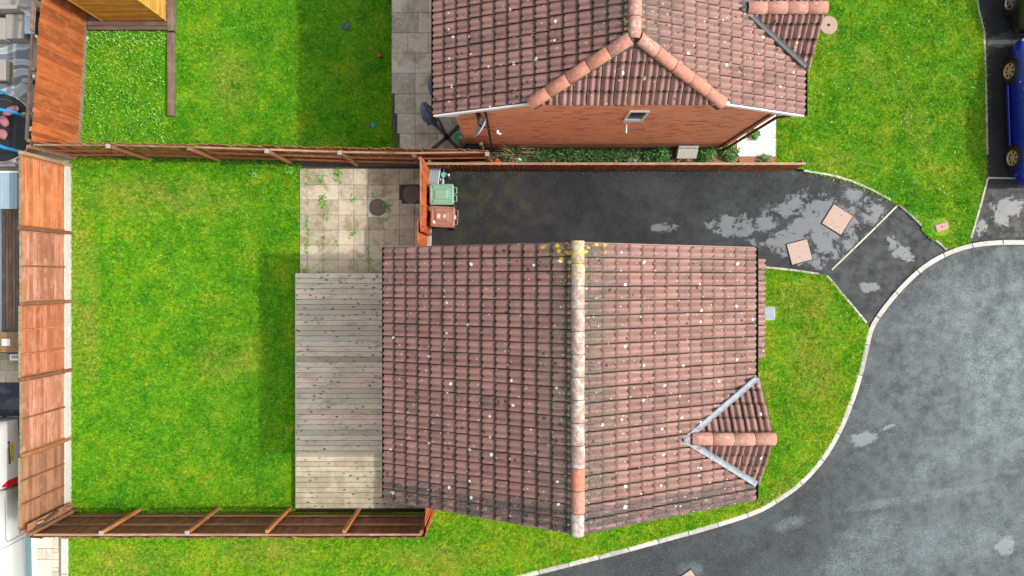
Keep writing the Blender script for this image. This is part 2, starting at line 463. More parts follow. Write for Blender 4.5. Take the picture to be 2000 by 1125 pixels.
KERB_PX = [(2140, 478), (2070, 472), (2000, 469), (1940, 470), (1890, 477), (1845, 493), (1800, 520), (1757, 560), (1719, 606), (1698, 641), (1688, 682), (1676, 732), (1660, 782), (1635, 842), (1603, 895), (1560, 942), (1520, 971), (1475, 996), (1400, 1021), (1300, 1049), (1200, 1076), (1100, 1101), (1010, 1124), (880, 1158), (700, 1205)]
kerb_in = smooth_line(polyP(KERB_PX), 5)                 # lawn side
KW = .135
MT['kerb'] = m_slab('kerb_concrete', (.41, .395, .36), (.49, .475, .435), moss=(.30, .28, .21), mossamt=.55, dark=(.25, .24, .21))
a0 = offset_line(kerb_in, KW); a1 = offset_line(kerb_in, -KW)
# the road lies on the side away from the lawn of the first house
kerb_out = a0 if inpoly(np.array([a0[60][0]]), np.array([a0[60][1]]), kerb_in + [(30, -30), (30, 0)])[0] else a1
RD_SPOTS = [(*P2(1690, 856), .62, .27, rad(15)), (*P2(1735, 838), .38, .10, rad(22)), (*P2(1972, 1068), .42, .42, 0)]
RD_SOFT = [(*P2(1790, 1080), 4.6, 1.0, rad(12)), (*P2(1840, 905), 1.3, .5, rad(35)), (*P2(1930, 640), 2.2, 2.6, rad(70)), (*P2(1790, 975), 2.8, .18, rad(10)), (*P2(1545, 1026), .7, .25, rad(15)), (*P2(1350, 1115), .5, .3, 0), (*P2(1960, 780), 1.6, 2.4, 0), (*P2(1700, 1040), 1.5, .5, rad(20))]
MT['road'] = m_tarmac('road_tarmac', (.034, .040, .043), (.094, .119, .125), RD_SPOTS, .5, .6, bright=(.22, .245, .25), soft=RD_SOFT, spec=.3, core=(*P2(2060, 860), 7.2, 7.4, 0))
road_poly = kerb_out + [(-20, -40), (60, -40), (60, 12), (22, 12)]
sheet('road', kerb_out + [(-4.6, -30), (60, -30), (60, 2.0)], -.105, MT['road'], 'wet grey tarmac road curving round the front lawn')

DR_SPOTS = [(*P2(1300, 445), .5, .2, 0), (*P2(1500, 440), .9, .35, rad(10)), (*P2(1600, 440), 1.9, 1.25, rad(-20)), (*P2(1690, 405), 1.0, .6, rad(-30)), (*P2(1540, 470), 1.4, .5, 0), (*P2(1430, 440), 1.0, .45, 0), (*P2(1580, 505), 1.0, .35, rad(-15))]
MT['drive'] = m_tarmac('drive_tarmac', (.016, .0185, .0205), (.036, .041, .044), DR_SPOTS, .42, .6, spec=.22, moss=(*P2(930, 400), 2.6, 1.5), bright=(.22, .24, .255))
AP_SPOTS = [(*P2(1752, 484), .75, .33, rad(-35)), (*P2(1700, 560), .4, .2, 0)]
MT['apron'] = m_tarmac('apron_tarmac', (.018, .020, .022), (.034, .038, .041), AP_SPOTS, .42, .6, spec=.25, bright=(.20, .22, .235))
ND_SPOTS = [(*P2(1965, 410), .7, .55, rad(40)), (*P2(1918, 445), .3, .3, 0), (*P2(1970, 75), .9, .35, 0)]
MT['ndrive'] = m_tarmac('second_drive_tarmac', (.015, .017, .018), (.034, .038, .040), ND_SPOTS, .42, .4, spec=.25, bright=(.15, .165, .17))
drive_px = [(843, 331), (1000, 331), (1577, 335), (1620, 343), (1660, 354), (1705, 373), (1752, 399), (1615, 537), (1560, 529), (1495, 523), (1340, 518), (1340, 499), (843, 499)]
sheet('driveway', polyP(drive_px), -.022, MT['drive'], 'wet black tarmac driveway between the two houses')
ap_px = [(1752, 399), (1800, 441), (1799, 448), (1822, 470), (1834, 468), (1849, 487)] + [(1845, 493), (1800, 520), (1757, 560), (1719, 606), (1698, 636), (1692, 632), (1615, 537)]
sheet('driveway_apron', polyP(ap_px), -.030, MT['apron'], 'dark tarmac crossover between driveway and kerb')
nd_px = [(1903, -160), (1908, 8), (1921, 60), (1924, 140), (1926, 345), (1892, 472), (1940, 466), (2000, 464), (2140, 470), (2140, -160)]
sheet('side_driveway', polyP(nd_px), -.026, MT['ndrive'], 'tarmac drive with the parked cars')

# kerb stones, each a stone of its own
kerb = obj('kerb', *prism(ccw([(x, y) for x, y in kerb_in] + [(x, y) for x, y in kerb_out[::-1]]), -.15, -.012), MT['dirt_shade']); kerb['kind'] = 'structure'
def seg_pieces(inner, outer, L, z0, z1, mat, name, parent, gap=.008, low=None):
    d = [0.0]
    for i in range(1, len(inner)): d.append(d[-1] + math.dist(inner[i], inner[i - 1]))
    def at(line, t):
        for i in range(1, len(d)):
            if d[i] >= t:
                k = (t - d[i - 1]) / max(1e-6, d[i] - d[i - 1]); a, b = line[i - 1], line[i]
                return (a[0] + (b[0] - a[0]) * k, a[1] + (b[1] - a[1]) * k)
        return line[-1]
    t = 0.0; out = []
    while t + L < d[-1]:
        ts = [t + gap, t + L * .25, t + L * .5, t + L * .75, t + L - gap]
        pin = [at(inner, q) for q in ts]; po = [at(outer, q) for q in ts]
        poly = ccw(pin + po[::-1])
        zt = z1 + random.uniform(-.004, .004)
        cx = sum(q[0] for q in poly) / len(poly); cy = sum(q[1] for q in poly) / len(poly)
        top = [(cx + (x - cx) * .985, cy + (y - cy) * .985) for x, y in poly]
        vf = loft([[(x, y, z0) for x, y in poly], [(x, y, zt - .012) for x, y in poly], [(x, y, zt) for x, y in top]])
        out.append(obj(name, *vf, mat, parent)); t += L
    return out
seg_pieces(kerb_in, kerb_out, .915, -.14, .005, MT['kerb'], 'kerb_stone', kerb)

def edging(name, px, wd, z1, label, L=.92, mat='edging'):
    ln = polyP(px); a = offset_line(ln, wd / 2); b = offset_line(ln, -wd / 2)
    p = obj(name, *prism(ccw(a + b[::-1]), -.1, z1 - .03), MT['dirt_shade']); p['kind'] = 'structure'; p['label'] = label
    # resample
    seg_pieces(a, b, min(L, sum(math.dist(a[i], a[i - 1]) for i in range(1, len(a))) - .01), -.1, z1, MT[mat], 'edging_stone', p, .006)
edging('lawn_edging', [(1570, 333), (1620, 341), (1660, 352), (1705, 371), (1752, 397), (1757, 401)], .06, .012, 'concrete edging between drive and corner lawn')
edging('lawn_edging', [(1757, 401), (1782, 422), (1801, 441)], .06, .012, 'short edging strip by the apron and corner lawn')
edging('lawn_edging', [(1826, 468), (1838, 477), (1850, 489)], .06, .012, 'edging strip beside the pink cover')
edging('threshold_strip', [(1755, 400), (1705, 450), (1615, 537)], .045, -.014, 'pale strip across the mouth of the driveway', mat='edging')
edging('lawn_edging', [(1480, 521), (1545, 527), (1614, 537)], .06, .010, 'edging between driveway and front lawn')
edging('lawn_edging', [(1615, 538), (1655, 586), (1694, 632)], .06, .010, 'edging between apron and front lawn')
edging('lawn_edging', [(1905, -60), (1910, 14), (1922, 62), (1925, 145), (1927, 240), (1929, 348)], .055, .008, 'edging of corner lawn along the parked cars')
edging('lawn_edging', [(1929, 348), (1914, 405), (1895, 470)], .06, .010, 'slanting edging from cross strip to kerb')
edging('threshold_strip', [(1930, 347), (1975, 348), (2120, 350)], .045, -.016, 'thin pale strip across the side drive behind blue car', mat='kerb')

# ------------------------------------------------------------------ lawns
L1 = polyP([(136, 311), (300, 315), (586, 322), (586, 533), (577, 533), (577, 998), (133, 1002)])
L2 = polyP([(176, -120), (766, -120), (766, 240), (776, 270), (796, 300), (500, 313), (158, 300), (158, 282)])
L3 = polyP([(1418, -120), (1903, -120), (1908, 8), (1921, 60), (1924, 140), (1926, 345), (1893, 474), (1849, 488), (1834, 470), (1822, 471), (1799, 449), (1800, 441), (1752, 398), (1705, 372), (1660, 352), (1620, 341), (1577, 333), (1515, 322), (1515, 232), (1418, 228)])
L4 = polyP([(1340, 519), (1495, 522), (1615, 538), (1694, 632)]) + [q for q in kerb_in if q[1] < P2(0, 640)[1]] + polyP([(600, 1232), (132, 1232), (132, 1000), (846, 1000), (846, 880), (1340, 880)])
LAWNS = [('rear_lawn', L1, dict(dry=.15, rot=.3, worn=[(*P2(150, 520), .75, 3.6), (*P2(260, 380), 1.6, .8), (*P2(450, 700), 1.2, .8), (*P2(370, 390), 2.2, .7), (*P2(175, 640), .45, 2.2)])),
         ('neighbour_lawn', L2, dict(dry=.10, rot=.8, lime=-.01, worn=[(*P2(450, 160), 1.0, 1.2)])),
         ('corner_lawn', L3, dict(dry=.30, rot=.5, lime=.015, worn=[(*P2(1700, 130), .35, .9, .5), (*P2(1765, 165), .15, .7, .5), (*P2(1790, 250), .4, 1.2, .4), (*P2(1640, 320), 1.0, .4)])),
         ('front_lawn', L4, dict(dry=.45, rot=1.2, lime=.045, worn=[(*P2(1590, 720), .9, 1.8), (*P2(1570, 590), 1.1, .7), (*P2(250, 1100), 2.0, .6), (*P2(520, 1080), 1.6, .6), (*P2(1500, 980), 1.4, .4, .6), (*P2(850, 1090), 2.0, .5)]))]
GRASS_MATS = {}
for nm, poly, kw in LAWNS:
    GRASS_MATS[nm] = (m_grass(nm + '_turf', False, **kw), m_grass(nm + '_blades', True, **kw))
    sheet(nm, poly, 0.0, GRASS_MATS[nm][0])

def blade_mesh(name, x, y, z, h, lean, wd, mat, ang=None):
    n = len(x)
    a = RNG.uniform(0, 2 * PI, n) if ang is None else ang
    b = a + PI / 2 + RNG.normal(0, .4, n)
    dx, dy = np.cos(b) * wd / 2, np.sin(b) * wd / 2
    V = np.empty((n, 3, 3), np.float32)
    V[:, 0] = np.stack([x - dx, y - dy, z], 1); V[:, 1] = np.stack([x + dx, y + dy, z], 1)
    V[:, 2] = np.stack([x + np.cos(a) * lean, y + np.sin(a) * lean, z + h], 1)
    me = bpy.data.meshes.new(name)
    me.vertices.add(3 * n); me.vertices.foreach_set('co', V.ravel())
    me.loops.add(3 * n); me.loops.foreach_set('vertex_index', np.arange(3 * n, dtype=np.int32))
    me.polygons.add(n); me.polygons.foreach_set('loop_start', np.arange(0, 3 * n, 3, dtype=np.int32))
    me.update(calc_edges=True)
    at = me.attributes.new('rnd', 'FLOAT', 'FACE'); at.data.foreach_set('value', RNG.uniform(0, 1, n).astype(np.float32))
    me.materials.append(mat)
    return link(bpy.data.objects.new(name, me))
def sample(poly, density, keep=None):
    xs = [p[0] for p in poly]; ys = [p[1] for p in poly]
    x0, x1, y0, y1 = min(xs), max(xs), min(ys), max(ys)
    n = int((x1 - x0) * (y1 - y0) * density)
    x = RNG.uniform(x0, x1, n); y = RNG.uniform(y0, y1, n)
    k = inpoly(x, y, poly)
    # only where the frame can show it
    k &= (np.abs(x) < 15.8) & (y > -9.6) & (y < 9.2)
    if keep is not None: k &= keep(x, y)
    return x[k], y[k]
def along(line, n, spread):
    d = np.array([math.dist(line[i], line[i + 1]) for i in range(len(line) - 1)]); c = np.concatenate([[0], np.cumsum(d)])
    t = RNG.uniform(0, c[-1], n); i = np.clip(np.searchsorted(c, t) - 1, 0, len(d) - 1); k = (t - c[i]) / d[i]
    L = np.array(line); p = L[i] + (L[i + 1] - L[i]) * k[:, None]
    return p[:, 0] + RNG.normal(0, spread, n), p[:, 1] + RNG.normal(0, spread, n)

# round covers and slabs that lie in the lawns and keep the grass out
CLEAR = [(*P2(1838, 443), .28), (*P2(1617, 50), .30), (*P2(1503, 612), .22)]
def clear(x, y):
    k = np.ones(len(x), bool)
    for cx, cy, r in CLEAR: k &= (x - cx) ** 2 + (y - cy) ** 2 > r * r
    return k
SLEEPER = polyP([(322, -10), (342, -10), (342, 228), (322, 228)])
SHEDBASE = polyP([(164, -130), (342, -130), (342, 60), (164, 60)])
def not_sleeper(x, y): return clear(x, y) & ~inpoly(x, y, SLEEPER) & ~inpoly(x, y, SHEDBASE)
def patchy(x, y, s):
    return .5 + .5 * np.sin(x * 2.1 * s + 1.3 * np.sin(y * 1.7 * s)) * np.cos(y * 2.3 * s + 1.1 * np.sin(x * 1.9 * s + 2))
GL = {'rear_lawn': ('short mown grass of the large fenced rear lawn', None, 3300, [([(140, 316), (300, 318), (586, 324)], 2600, .07, .16), ([(138, 330), (140, 990)], 2000, .08, .12), ([(140, 990), (570, 990)], 2600, .08, .13), ([(580, 540), (579, 985)], 900, .03, .07), ([(587, 326), (587, 530)], 500, .03, .07)]),
      'neighbour_lawn': ('grass of the neighbour lawn half in shade', not_sleeper, 3300, [([(160, 284), (780, 300)], 2200, .09, .14), ([(766, 10), (768, 240), (790, 292)], 700, .03, .06)]),
      'corner_lawn': ('bright grass of the corner lawn beside the cars', clear, 3000, [([(1518, 236), (1518, 318)], 300, .04, .08), ([(1905, 0), (1922, 70), (1926, 345), (1894, 470)], 700, .035, .06), ([(1577, 336), (1660, 355), (1752, 400)], 500, .03, .06)]),
      'front_lawn': ('yellowish grass of the front lawn round the house', clear, 3000, [([(140, 1052), (830, 1048)], 1500, .06, .10), ([(1495, 526), (1610, 541), (1688, 632)], 500, .03, .06), ([(1688, 680), (1635, 838), (1520, 966), (1300, 1044), (1010, 1120)], 1200, .035, .06)])}
for nm, poly, kw in LAWNS:
    lab, keep, dens, edges = GL[nm]
    x, y = sample(poly, dens, keep)
    n = len(x); q = patchy(x, y, 1.0) * .5 + patchy(x, y, 2.7) * .5
    h = RNG.uniform(.02, .055, n) * (.6 + .8 * q)
    X, Y, HH = [x], [y], [h]
    for ln, k, sp, hh in edges:
        ex, ey = along(polyP(ln), k, sp); X.append(ex); Y.append(ey); HH.append(RNG.uniform(.3, 1.0, len(ex)) * hh)
    x = np.concatenate(X); y = np.concatenate(Y); h = np.concatenate(HH)
    o = blade_mesh('grass', x, y, np.zeros(len(x)), h, h * RNG.uniform(.5, 1.6, len(x)), RNG.uniform(.009, .019, len(x)), GRASS_MATS[nm][1])
    tag(o, lab, 'grass', kind='stuff')

# taller clumps and daisies scattered through the turf
for nm, poly, kw in LAWNS:
    lab, keep, dens, edges = GL[nm]
    cx_, cy_ = sample(poly, 5.0, keep)
    n = len(cx_); m = 22
    R0 = RNG.uniform(.02, .09, n)
    x = np.repeat(cx_, m) + RNG.normal(0, 1, n * m) * np.repeat(R0, m); y = np.repeat(cy_, m) + RNG.normal(0, 1, n * m) * np.repeat(R0, m)
    k = inpoly(x, y, poly); x, y = x[k], y[k]
    h = RNG.uniform(.04, .10, len(x))
    tag(blade_mesh('grass_tufts', x, y, np.zeros(len(x)), h, h * RNG.uniform(.4, 1.4, len(x)), RNG.uniform(.010, .02, len(x)), GRASS_MATS[nm][1]), 'coarser tufts standing in the ' + nm.replace('_', ' '), 'grass', kind='stuff')
# broad leaves of weeds, ivy and shrubs: small folded quads
def leaf_mesh(name, x, y, z, size, mat, parent=None, tilt=.5):
    n = len(x); a = RNG.uniform(0, 2 * PI, n); t = RNG.normal(0, tilt, n)
    ca, sa = np.cos(a), np.sin(a); ln = size * RNG.uniform(.7, 1.3, n); wd = ln * RNG.uniform(.38, .6, n)
    rise = np.sin(t) * ln; run = np.cos(t) * ln
    V = np.empty((n, 4, 3), np.float32)
    V[:, 0] = np.stack([x, y, z], 1)
    V[:, 1] = np.stack([x + ca * run * .5 - sa * wd / 2, y + sa * run * .5 + ca * wd / 2, z + rise * .55 + wd * .12], 1)
    V[:, 2] = np.stack([x + ca * run, y + sa * run, z + rise * .9], 1)
    V[:, 3] = np.stack([x + ca * run * .5 + sa * wd / 2, y + sa * run * .5 - ca * wd / 2, z + rise * .55 + wd * .12], 1)
    me = bpy.data.meshes.new(name)
    me.vertices.add(4 * n); me.vertices.foreach_set('co', V.ravel())
    me.loops.add(4 * n); me.loops.foreach_set('vertex_index', np.arange(4 * n, dtype=np.int32))
    me.polygons.add(n); me.polygons.foreach_set('loop_start', np.arange(0, 4 * n, 4, dtype=np.int32))
    me.update(calc_edges=True)
    at = me.attributes.new('rnd', 'FLOAT', 'FACE'); at.data.foreach_set('value', RNG.uniform(0, 1, n).astype(np.float32))
    me.materials.append(mat)
    return link(bpy.data.objects.new(name, me), None, parent)
MT['clover'] = m_leaf('clover_leaf', (.035, .20, .01), (.24, .56, .07))
MT['ivy'] = m_leaf('ivy_leaf', (.012, .06, .008), (.07, .22, .03))
MT['shrub'] = m_leaf('shrub_leaf', (.02, .09, .012), (.10, .30, .045))
MT['rust'] = m_leaf('rusty_leaf', (.16, .05, .02), (.38, .2, .07))
MT['daisy'] = m_leaf('daisy_petal', (.62, .64, .45), (.80, .80, .74))
for nm, poly, kw in LAWNS:
    x, y = sample(poly, {'corner_lawn': 7.0}.get(nm, 2.2), GL[nm][1])
    tag(leaf_mesh('daisies', x, y, RNG.uniform(.05, .08, len(x)), .030, MT['daisy'], tilt=.2), 'tiny pale flowers and leaf flecks in the ' + nm.replace('_', ' '), 'flowers', kind='stuff')
bed = polyP([(166, 64), (324, 64), (324, 278), (162, 278)])
x, y = sample(bed, 330); k = RNG.uniform(0, 1, len(x)) < .35 + .65 * patchy(x, y, 2.0); x, y = x[k], y[k]
ex, ey = sample(polyP([(168, 62), (326, 64), (326, 88), (168, 84)]), 700)
x = np.concatenate([x, ex]); y = np.concatenate([y, ey])
tag(leaf_mesh('clover', x, y, RNG.uniform(.045, .09, len(x)), .062, MT['clover']), 'lush clover and broad weeds inside the square bed by shed', 'weeds', kind='stuff')
x, y = sample(L2, 26, not_sleeper)
tag(leaf_mesh('clover', x, y, RNG.uniform(.02, .05, len(x)), .045, MT['clover']), 'scattered broad weeds in the neighbour lawn', 'weeds', kind='stuff')
x, y = sample(L1, 16); tag(leaf_mesh('clover', x, y, RNG.uniform(.02, .04, len(x)), .04, MT['clover']), 'scattered small weeds in the rear lawn', 'weeds', kind='stuff')
x, y = sample(L3, 22, clear); tag(leaf_mesh('clover', x, y, RNG.uniform(.02, .04, len(x)), .04, MT['clover']), 'scattered pale weeds in the corner lawn', 'weeds', kind='stuff')
def leaf_clump(name, cx, cy, r, hgt, n, size, mat, label, cat='plant', stem=True, group=None):
    t = thing(name, label, cat, (cx, cy, 0), group)
    d = RNG.normal(0, 1, (n, 3)); d /= np.linalg.norm(d, axis=1)[:, None]; q = RNG.uniform(.35, 1, n) ** .5
    x = cx + d[:, 0] * r * q * RNG.uniform(.8, 1.2, n); y = cy + d[:, 1] * r * q; z = np.abs(d[:, 2]) * hgt * q + .02
    leaf_mesh('foliage', x, y, z, size, MT[mat], t)
    parts = []
    for k in range(6):
        a = k * PI / 3 + .3; parts.append(tube([(cx, cy, 0), (cx + math.cos(a) * r * .4, cy + math.sin(a) * r * .4, hgt * .5), (cx + math.cos(a) * r * .7, cy + math.sin(a) * r * .7, hgt * .8)], [.01, .007, .003], 5))
    obj('stem', *join(*parts), MT['twig'], t)
    return t
MT['twig'] = m_plain('dry_twig', (.30, .24, .13), .8, .3, 20)
for i, (a, b) in enumerate([(503, 372), (547, 368), ]):
    X, Y = P2(a, b)
    leaf_clump('dandelion', *P2([568, 498][i], [333, 340][i]), .16, .10, 60, .09, 'clover', ['leafy weed rosette beside patio corner and middle fence', 'leafy weed rosette on rear lawn below middle fence'][i], 'weed')
# ------------------------------------------------------------------ patio, deck, paving
MT['patio'] = m_slab('patio_slab', (.42, .36, .265), (.52, .45, .34), moss=(.25, .20, .095), mossamt=.8)
MT['npaving'] = m_slab('neighbour_slab', (.46, .44, .37), (.58, .55, .46), moss=(.27, .255, .14), mossamt=.7)
MT['paleslab'] = m_slab('pale_slab', (.60, .60, .58), (.68, .68, .65), moss=(.42, .42, .38), mossamt=.4)
MT['creamslab'] = m_slab('cream_slab', (.50, .45, .35), (.57, .51, .40), moss=(.42, .39, .30), mossamt=.4)
def slabs(base_name, label, cells, z, mat, base_poly, gap=.007, base_mat='dirt_shade', th=.05, tone=None):
    base = sheet(base_name, base_poly, z - .02, MT[base_mat], label)
    for (x0, y0, x1, y1) in cells:
        sx, sy = abs(x1 - x0) - gap, abs(y1 - y0) - gap
        if sx < .03 or sy < .03: continue
        me = mesh_of('slab', *bev_box(sx, sy, th, .006)); me.materials.append(MT[mat])
        inst('slab', me, base, Tm((x0 + x1) / 2, (y0 + y1) / 2, z - th + random.uniform(-.003, .004)) @ Rz(random.uniform(-.006, .006)) @ Rx(random.uniform(-.004, .004)))
    return base
xs = [586, 601.5] + [601.5 + 29.8 * k for k in range(1, 8)] + [843]
ys = [329.5] + [332 + 29.3 * k for k in range(1, 7)] + [537]
manholes = [(738, 405), (803, 379)]
cells = []
for i in range(len(xs) - 1):
    for j in range(len(ys) - 1):
        mx, my = (xs[i] + xs[i + 1]) / 2, (ys[j] + ys[j + 1]) / 2
        if any(abs(mx - a) < 17 and abs(my - b) < 17 for a, b in manholes): continue
        a = P2(xs[i], ys[j + 1]); b = P2(xs[i + 1], ys[j]); cells.append((a[0], a[1], b[0], b[1]))
slabs('patio', 'weathered square paving between rear lawn and gate', cells, .03, 'patio', polyP([(585, 328), (843, 328), (843, 538), (585, 538)]))
sheet('gravel_strip', polyP([(583, 309), (900, 300), (900, 330), (843, 331), (843, 327), (583, 329)]), -.002, MT['dirt_shade'], 'dark gravel strip between middle fence and patio')
# weeds in the joints of the patio
wx, wy = [], []
for a, b, n, s in [(627, 355, 26, 6), (626, 345, 14, 9), (632, 390, 30, 5), (632, 405, 14, 6), (660, 340, 34, 8), (660, 352, 20, 6), (600, 360, 16, 8), (600, 440, 24, 14), (600, 480, 26, 14), (600, 335, 12, 6), (628, 530, 16, 6), (721, 495, 14, 10), (690, 456, 16, 7), (720, 510, 14, 5), (757, 405, 40, 8), (728, 386, 14, 5), (690, 388, 10, 5), (596, 528, 22, 7), (640, 420, 10, 12), (632, 470, 14, 8), (660, 478, 8, 6), (755, 432, 8, 6)]:
    p = P2(a, b); sp = s / 66.0
    wx.append(p[0] + RNG.normal(0, .03 if s > 9 else sp * .6, n)); wy.append(p[1] + RNG.normal(0, sp * .7, n))
wx = np.concatenate(wx); wy = np.concatenate(wy)
o = leaf_mesh('joint_weeds', np.repeat(wx, 2), np.repeat(wy, 2), RNG.uniform(.035, .07, 2 * len(wx)), .055, MT['clover'])
tag(o, 'weeds sprouting from the joints of the patio', 'weeds', kind='stuff')

rows = [(-95, -55, [785]), (-55, -15, [817]), (-15, 25, [797]), (25, 64.5, [817]), (64.5, 104.3, [797]), (104.3, 143.7, [811]), (143.7, 183.5, [811]), (183.5, 222, [811]), (222, 261, [811]), (261, 299, [811])]
cells = []
for k, (ya, yb, sp) in enumerate(rows):
    e = [765 if yb < 200 else 768 + (yb - 200) * .13] + sp
    while e[-1] < 905: e.append(e[-1] + (44 if k % 2 else 40))
    e[-1] = 909
    for i in range(len(e) - 1):
        a = P2(e[i], yb); b = P2(e[i + 1], ya); cells.append((a[0], a[1], b[0], b[1]))
slabs('side_path', 'grey slab path along the brick house', cells, .03, 'npaving', polyP([(765, -120), (912, -120), (912, 301), (765, 301)]), gap=.009)
cells = []
for i, (xa, xb) in enumerate([(1438, 1476.5), (1476.5, 1515)]):
    for ya, yb in [(205, 236), (236, 269.5), (269.5, 306)]:
        a = P2(xa, yb); b = P2(xb, ya); cells.append((a[0], a[1], b[0], b[1]))
slabs('pale_paving', 'four pale slabs at the corner of the brick house', cells, .035, 'paleslab', polyP([(1412, 200), (1516, 200), (1516, 322), (1380, 322), (1380, 296)]), base_mat='redgravel')
sheet('planting_bed', polyP([(905, 298), (1416, 290), (1416, 322), (905, 322)]), .004, MT['ground'], 'soil bed between brick wall and low fence')

# decking
MT['deck'] = None
def m_deck():
    g = G('weathered_deck'); r = g.rnd(); o = g.offs(g.obj(), r, 30); p = g.pos()
    st = g.noise(g.map(o, (.05, 1, 1)), 70, 5, .65, .3)
    col = g.ramp(r, [(0, (.58, .49, .35)), (.18, (.80, .68, .53)), (.36, (.62, .59, .49)), (.54, (.80, .60, .46)), (.7, (.76, .70, .57)), (.85, (.50, .48, .39)), (1, (.42, .34, .25))])
    col = g.mix(g.step(st, .35, .7, 0, .55), col, (.32, .28, .235))
    green = g.step(g.noise(p, .8, 5, .6), .45, .7, 0, .5)
    col = g.mix(green, col, (.36, .38, .30))
    y = g.sep(p)[1]
    alg = g.math('MULTIPLY', g.step(g.math('ADD', y, g.math('MULTIPLY', g.noise(p, 1.1, 4), 1.2)), -5.4, -3.9, 1, 0), .7)
    col = g.mix(alg, col, g.mix(g.step(g.noise(p, 2.5, 5), .4, .65), (.25, .22, .11), (.46, .405, .28)))
    v = g.voro(g.map(o, (.55, 1, 1)), 9.0, '2D'); c = g.sep(v.outputs['Color'])
    kl = g.math('MULTIPLY', g.step(c[0], .45, 1.0, 0.0, .26), g.math('ADD', .5, g.noise(p, 20, 3)))
    col = g.mix(g.math('MULTIPLY', g.math('LESS_THAN', v.outputs['Distance'], kl), .8), col, g.mix(c[1], (.045, .036, .03), (.26, .21, .16)))
    stain = g.noise(g.map(p, (.9, 2.2, 1)), 2.0, 6, .7)
    col = g.mix(g.step(stain, .50, .68, 0, .55), col, (.27, .26, .19))
    return g.done(col, .8, bump=st, bs=.4, bd=.004)
MT['deck'] = m_deck()
DZ = .20
deck = thing('deck', 'weathered grey timber deck along the tiled house', 'deck', (*P2(660, 760), 0))
dx0, dx1 = P2(577.5, 0, DZ)[0], -2.50
dy0, dy1 = P2(0, 533.5, DZ)[1], P2(0, 993, DZ)[1]
nb = 45; pitch = (dy0 - dy1) / nb
me = mesh_of('board', *bev_box(dx1 - dx0, pitch - .009, .028, .004)); me.materials.append(MT['deck'])
for k in range(nb):
    inst('board', me, deck, Tm((dx0 + dx1) / 2 + random.uniform(-.006, .006), dy0 - (k + .5) * pitch, DZ - .028 + random.uniform(-.002, .002)) @ Rz(random.uniform(-.0012, .0012)))
me = mesh_of('joist', *bev_box(.05, dy0 - dy1 - .02, .15, 0)); me.materials.append(MT['dark'])
for k in range(7): inst('joist', me, deck, Tm(dx0 + .04 + k * (dx1 - dx0 - .08) / 6, (dy0 + dy1) / 2, DZ - .182))
obj('fascia_board', *xf(bev_box(.022, dy0 - dy1 - .01, .17), Tm(dx0 - .014, (dy0 + dy1) / 2, .005)), MT['deck'], deck)

# ------------------------------------------------------------------ roof tiles
PROF = [(0, 0), (.09, 0), (.17, .018), (.25, .040), (.33, .047), (.41, .040), (.48, .020), (.52, 0), (.64, 0), (.68, .020), (.75, .040), (.83, .048), (.90, .040), (.945, .018)]
STEP = .044
def tile_vf(wd, g, part=1.0):
    v = []; f = []; dirt_shade = []
    n = len(PROF); ysr = [0.0, .07 * part, .70 * part, .90 * part, 1.0 * part]
    for j, t in enumerate(ysr):
        for i, (q, h) in enumerate(PROF):
            v.append((q * wd, t * g, STEP * (1 - t) + h + .004 - (.006 if j == 0 else 0)))
            dirt_shade.append((1.0 if j == 4 else ((1.0 if h < .01 else .75) if j == 3 else ((.30 if h == 0 else 0.0) if j == 2 else ((.35 if h == 0 else 0.0) if j == 1 else (1.0 if h < .019 else .45))))) if 1 < i < n - 1 else (.95 if i == 0 else (.6 if j == 0 else .2)))  # laps and joints mossy; pans also darkened to paint in shade between rolls
    for j in range(4):
        for i in range(n - 1):
            a = j * n + i; f.append((a, a + 1, a + n + 1, a + n))
    k = len(v)
    for q, h in PROF: v.append((q * wd, 0, STEP + h - .002)); dirt_shade.append(.25)
    for q, h in PROF: v.append((q * wd, .004, h * .65 - .012)); dirt_shade.append(1.0)
    for i in range(n - 1): f.append((k + n + i, k + n + i + 1, k + i + 1, k + i))
    k2 = len(v)                                   # right side edge
    for j, t in enumerate(ysr): v.append((PROF[-1][0] * wd, t * g, STEP * (1 - t) + PROF[-1][1] + .004)); dirt_shade.append(.8)
    for j, t in enumerate(ysr): v.append((PROF[-1][0] * wd, t * g, STEP * (1 - t) - .03)); dirt_shade.append(1.0)
    for j in range(4): f.append((k2 + j, k2 + 5 + j, k2 + 6 + j, k2 + 1 + j))
    ns = 4 * (n - 1)
    return v, f, dirt_shade, ns
def tile_mesh(v, f, dirt_shade, mat, ns=0):
    me = mesh_of('tile', v, f)
    sm = ns if isinstance(ns, list) else [i < ns for i in range(len(f))]; me.polygons.foreach_set('use_smooth', sm)
    at = me.attributes.new('dirt_shade', 'FLOAT', 'POINT'); at.data.foreach_set('value', dirt_shade)
    me.materials.append(mat); return me
SMOOTH_FACES = 4 * (len(PROF) - 1)
def clip_vf(v, f, dirt_shade, planes):
    bm = bmesh.new(); lay = bm.verts.layers.float.new('dirt_shade')
    vs = [bm.verts.new(q) for q in v]
    for q, d in zip(vs, dirt_shade): q[lay] = d
    for k, q in enumerate(f): bm.faces.new([vs[i] for i in q]).smooth = k < SMOOTH_FACES
    for co, no in planes:
        bmesh.ops.bisect_plane(bm, geom=bm.verts[:] + bm.edges[:] + bm.faces[:], plane_co=co, plane_no=no, clear_outer=True)
    bm.verts.index_update()
    nv = [tuple(q.co) for q in bm.verts]; nf = [tuple(q.index for q in fc.verts) for fc in bm.faces]; nd = [q[lay] for q in bm.verts]
    ns = [fc.smooth for fc in bm.faces]; bm.free(); return nv, nf, nd, ns
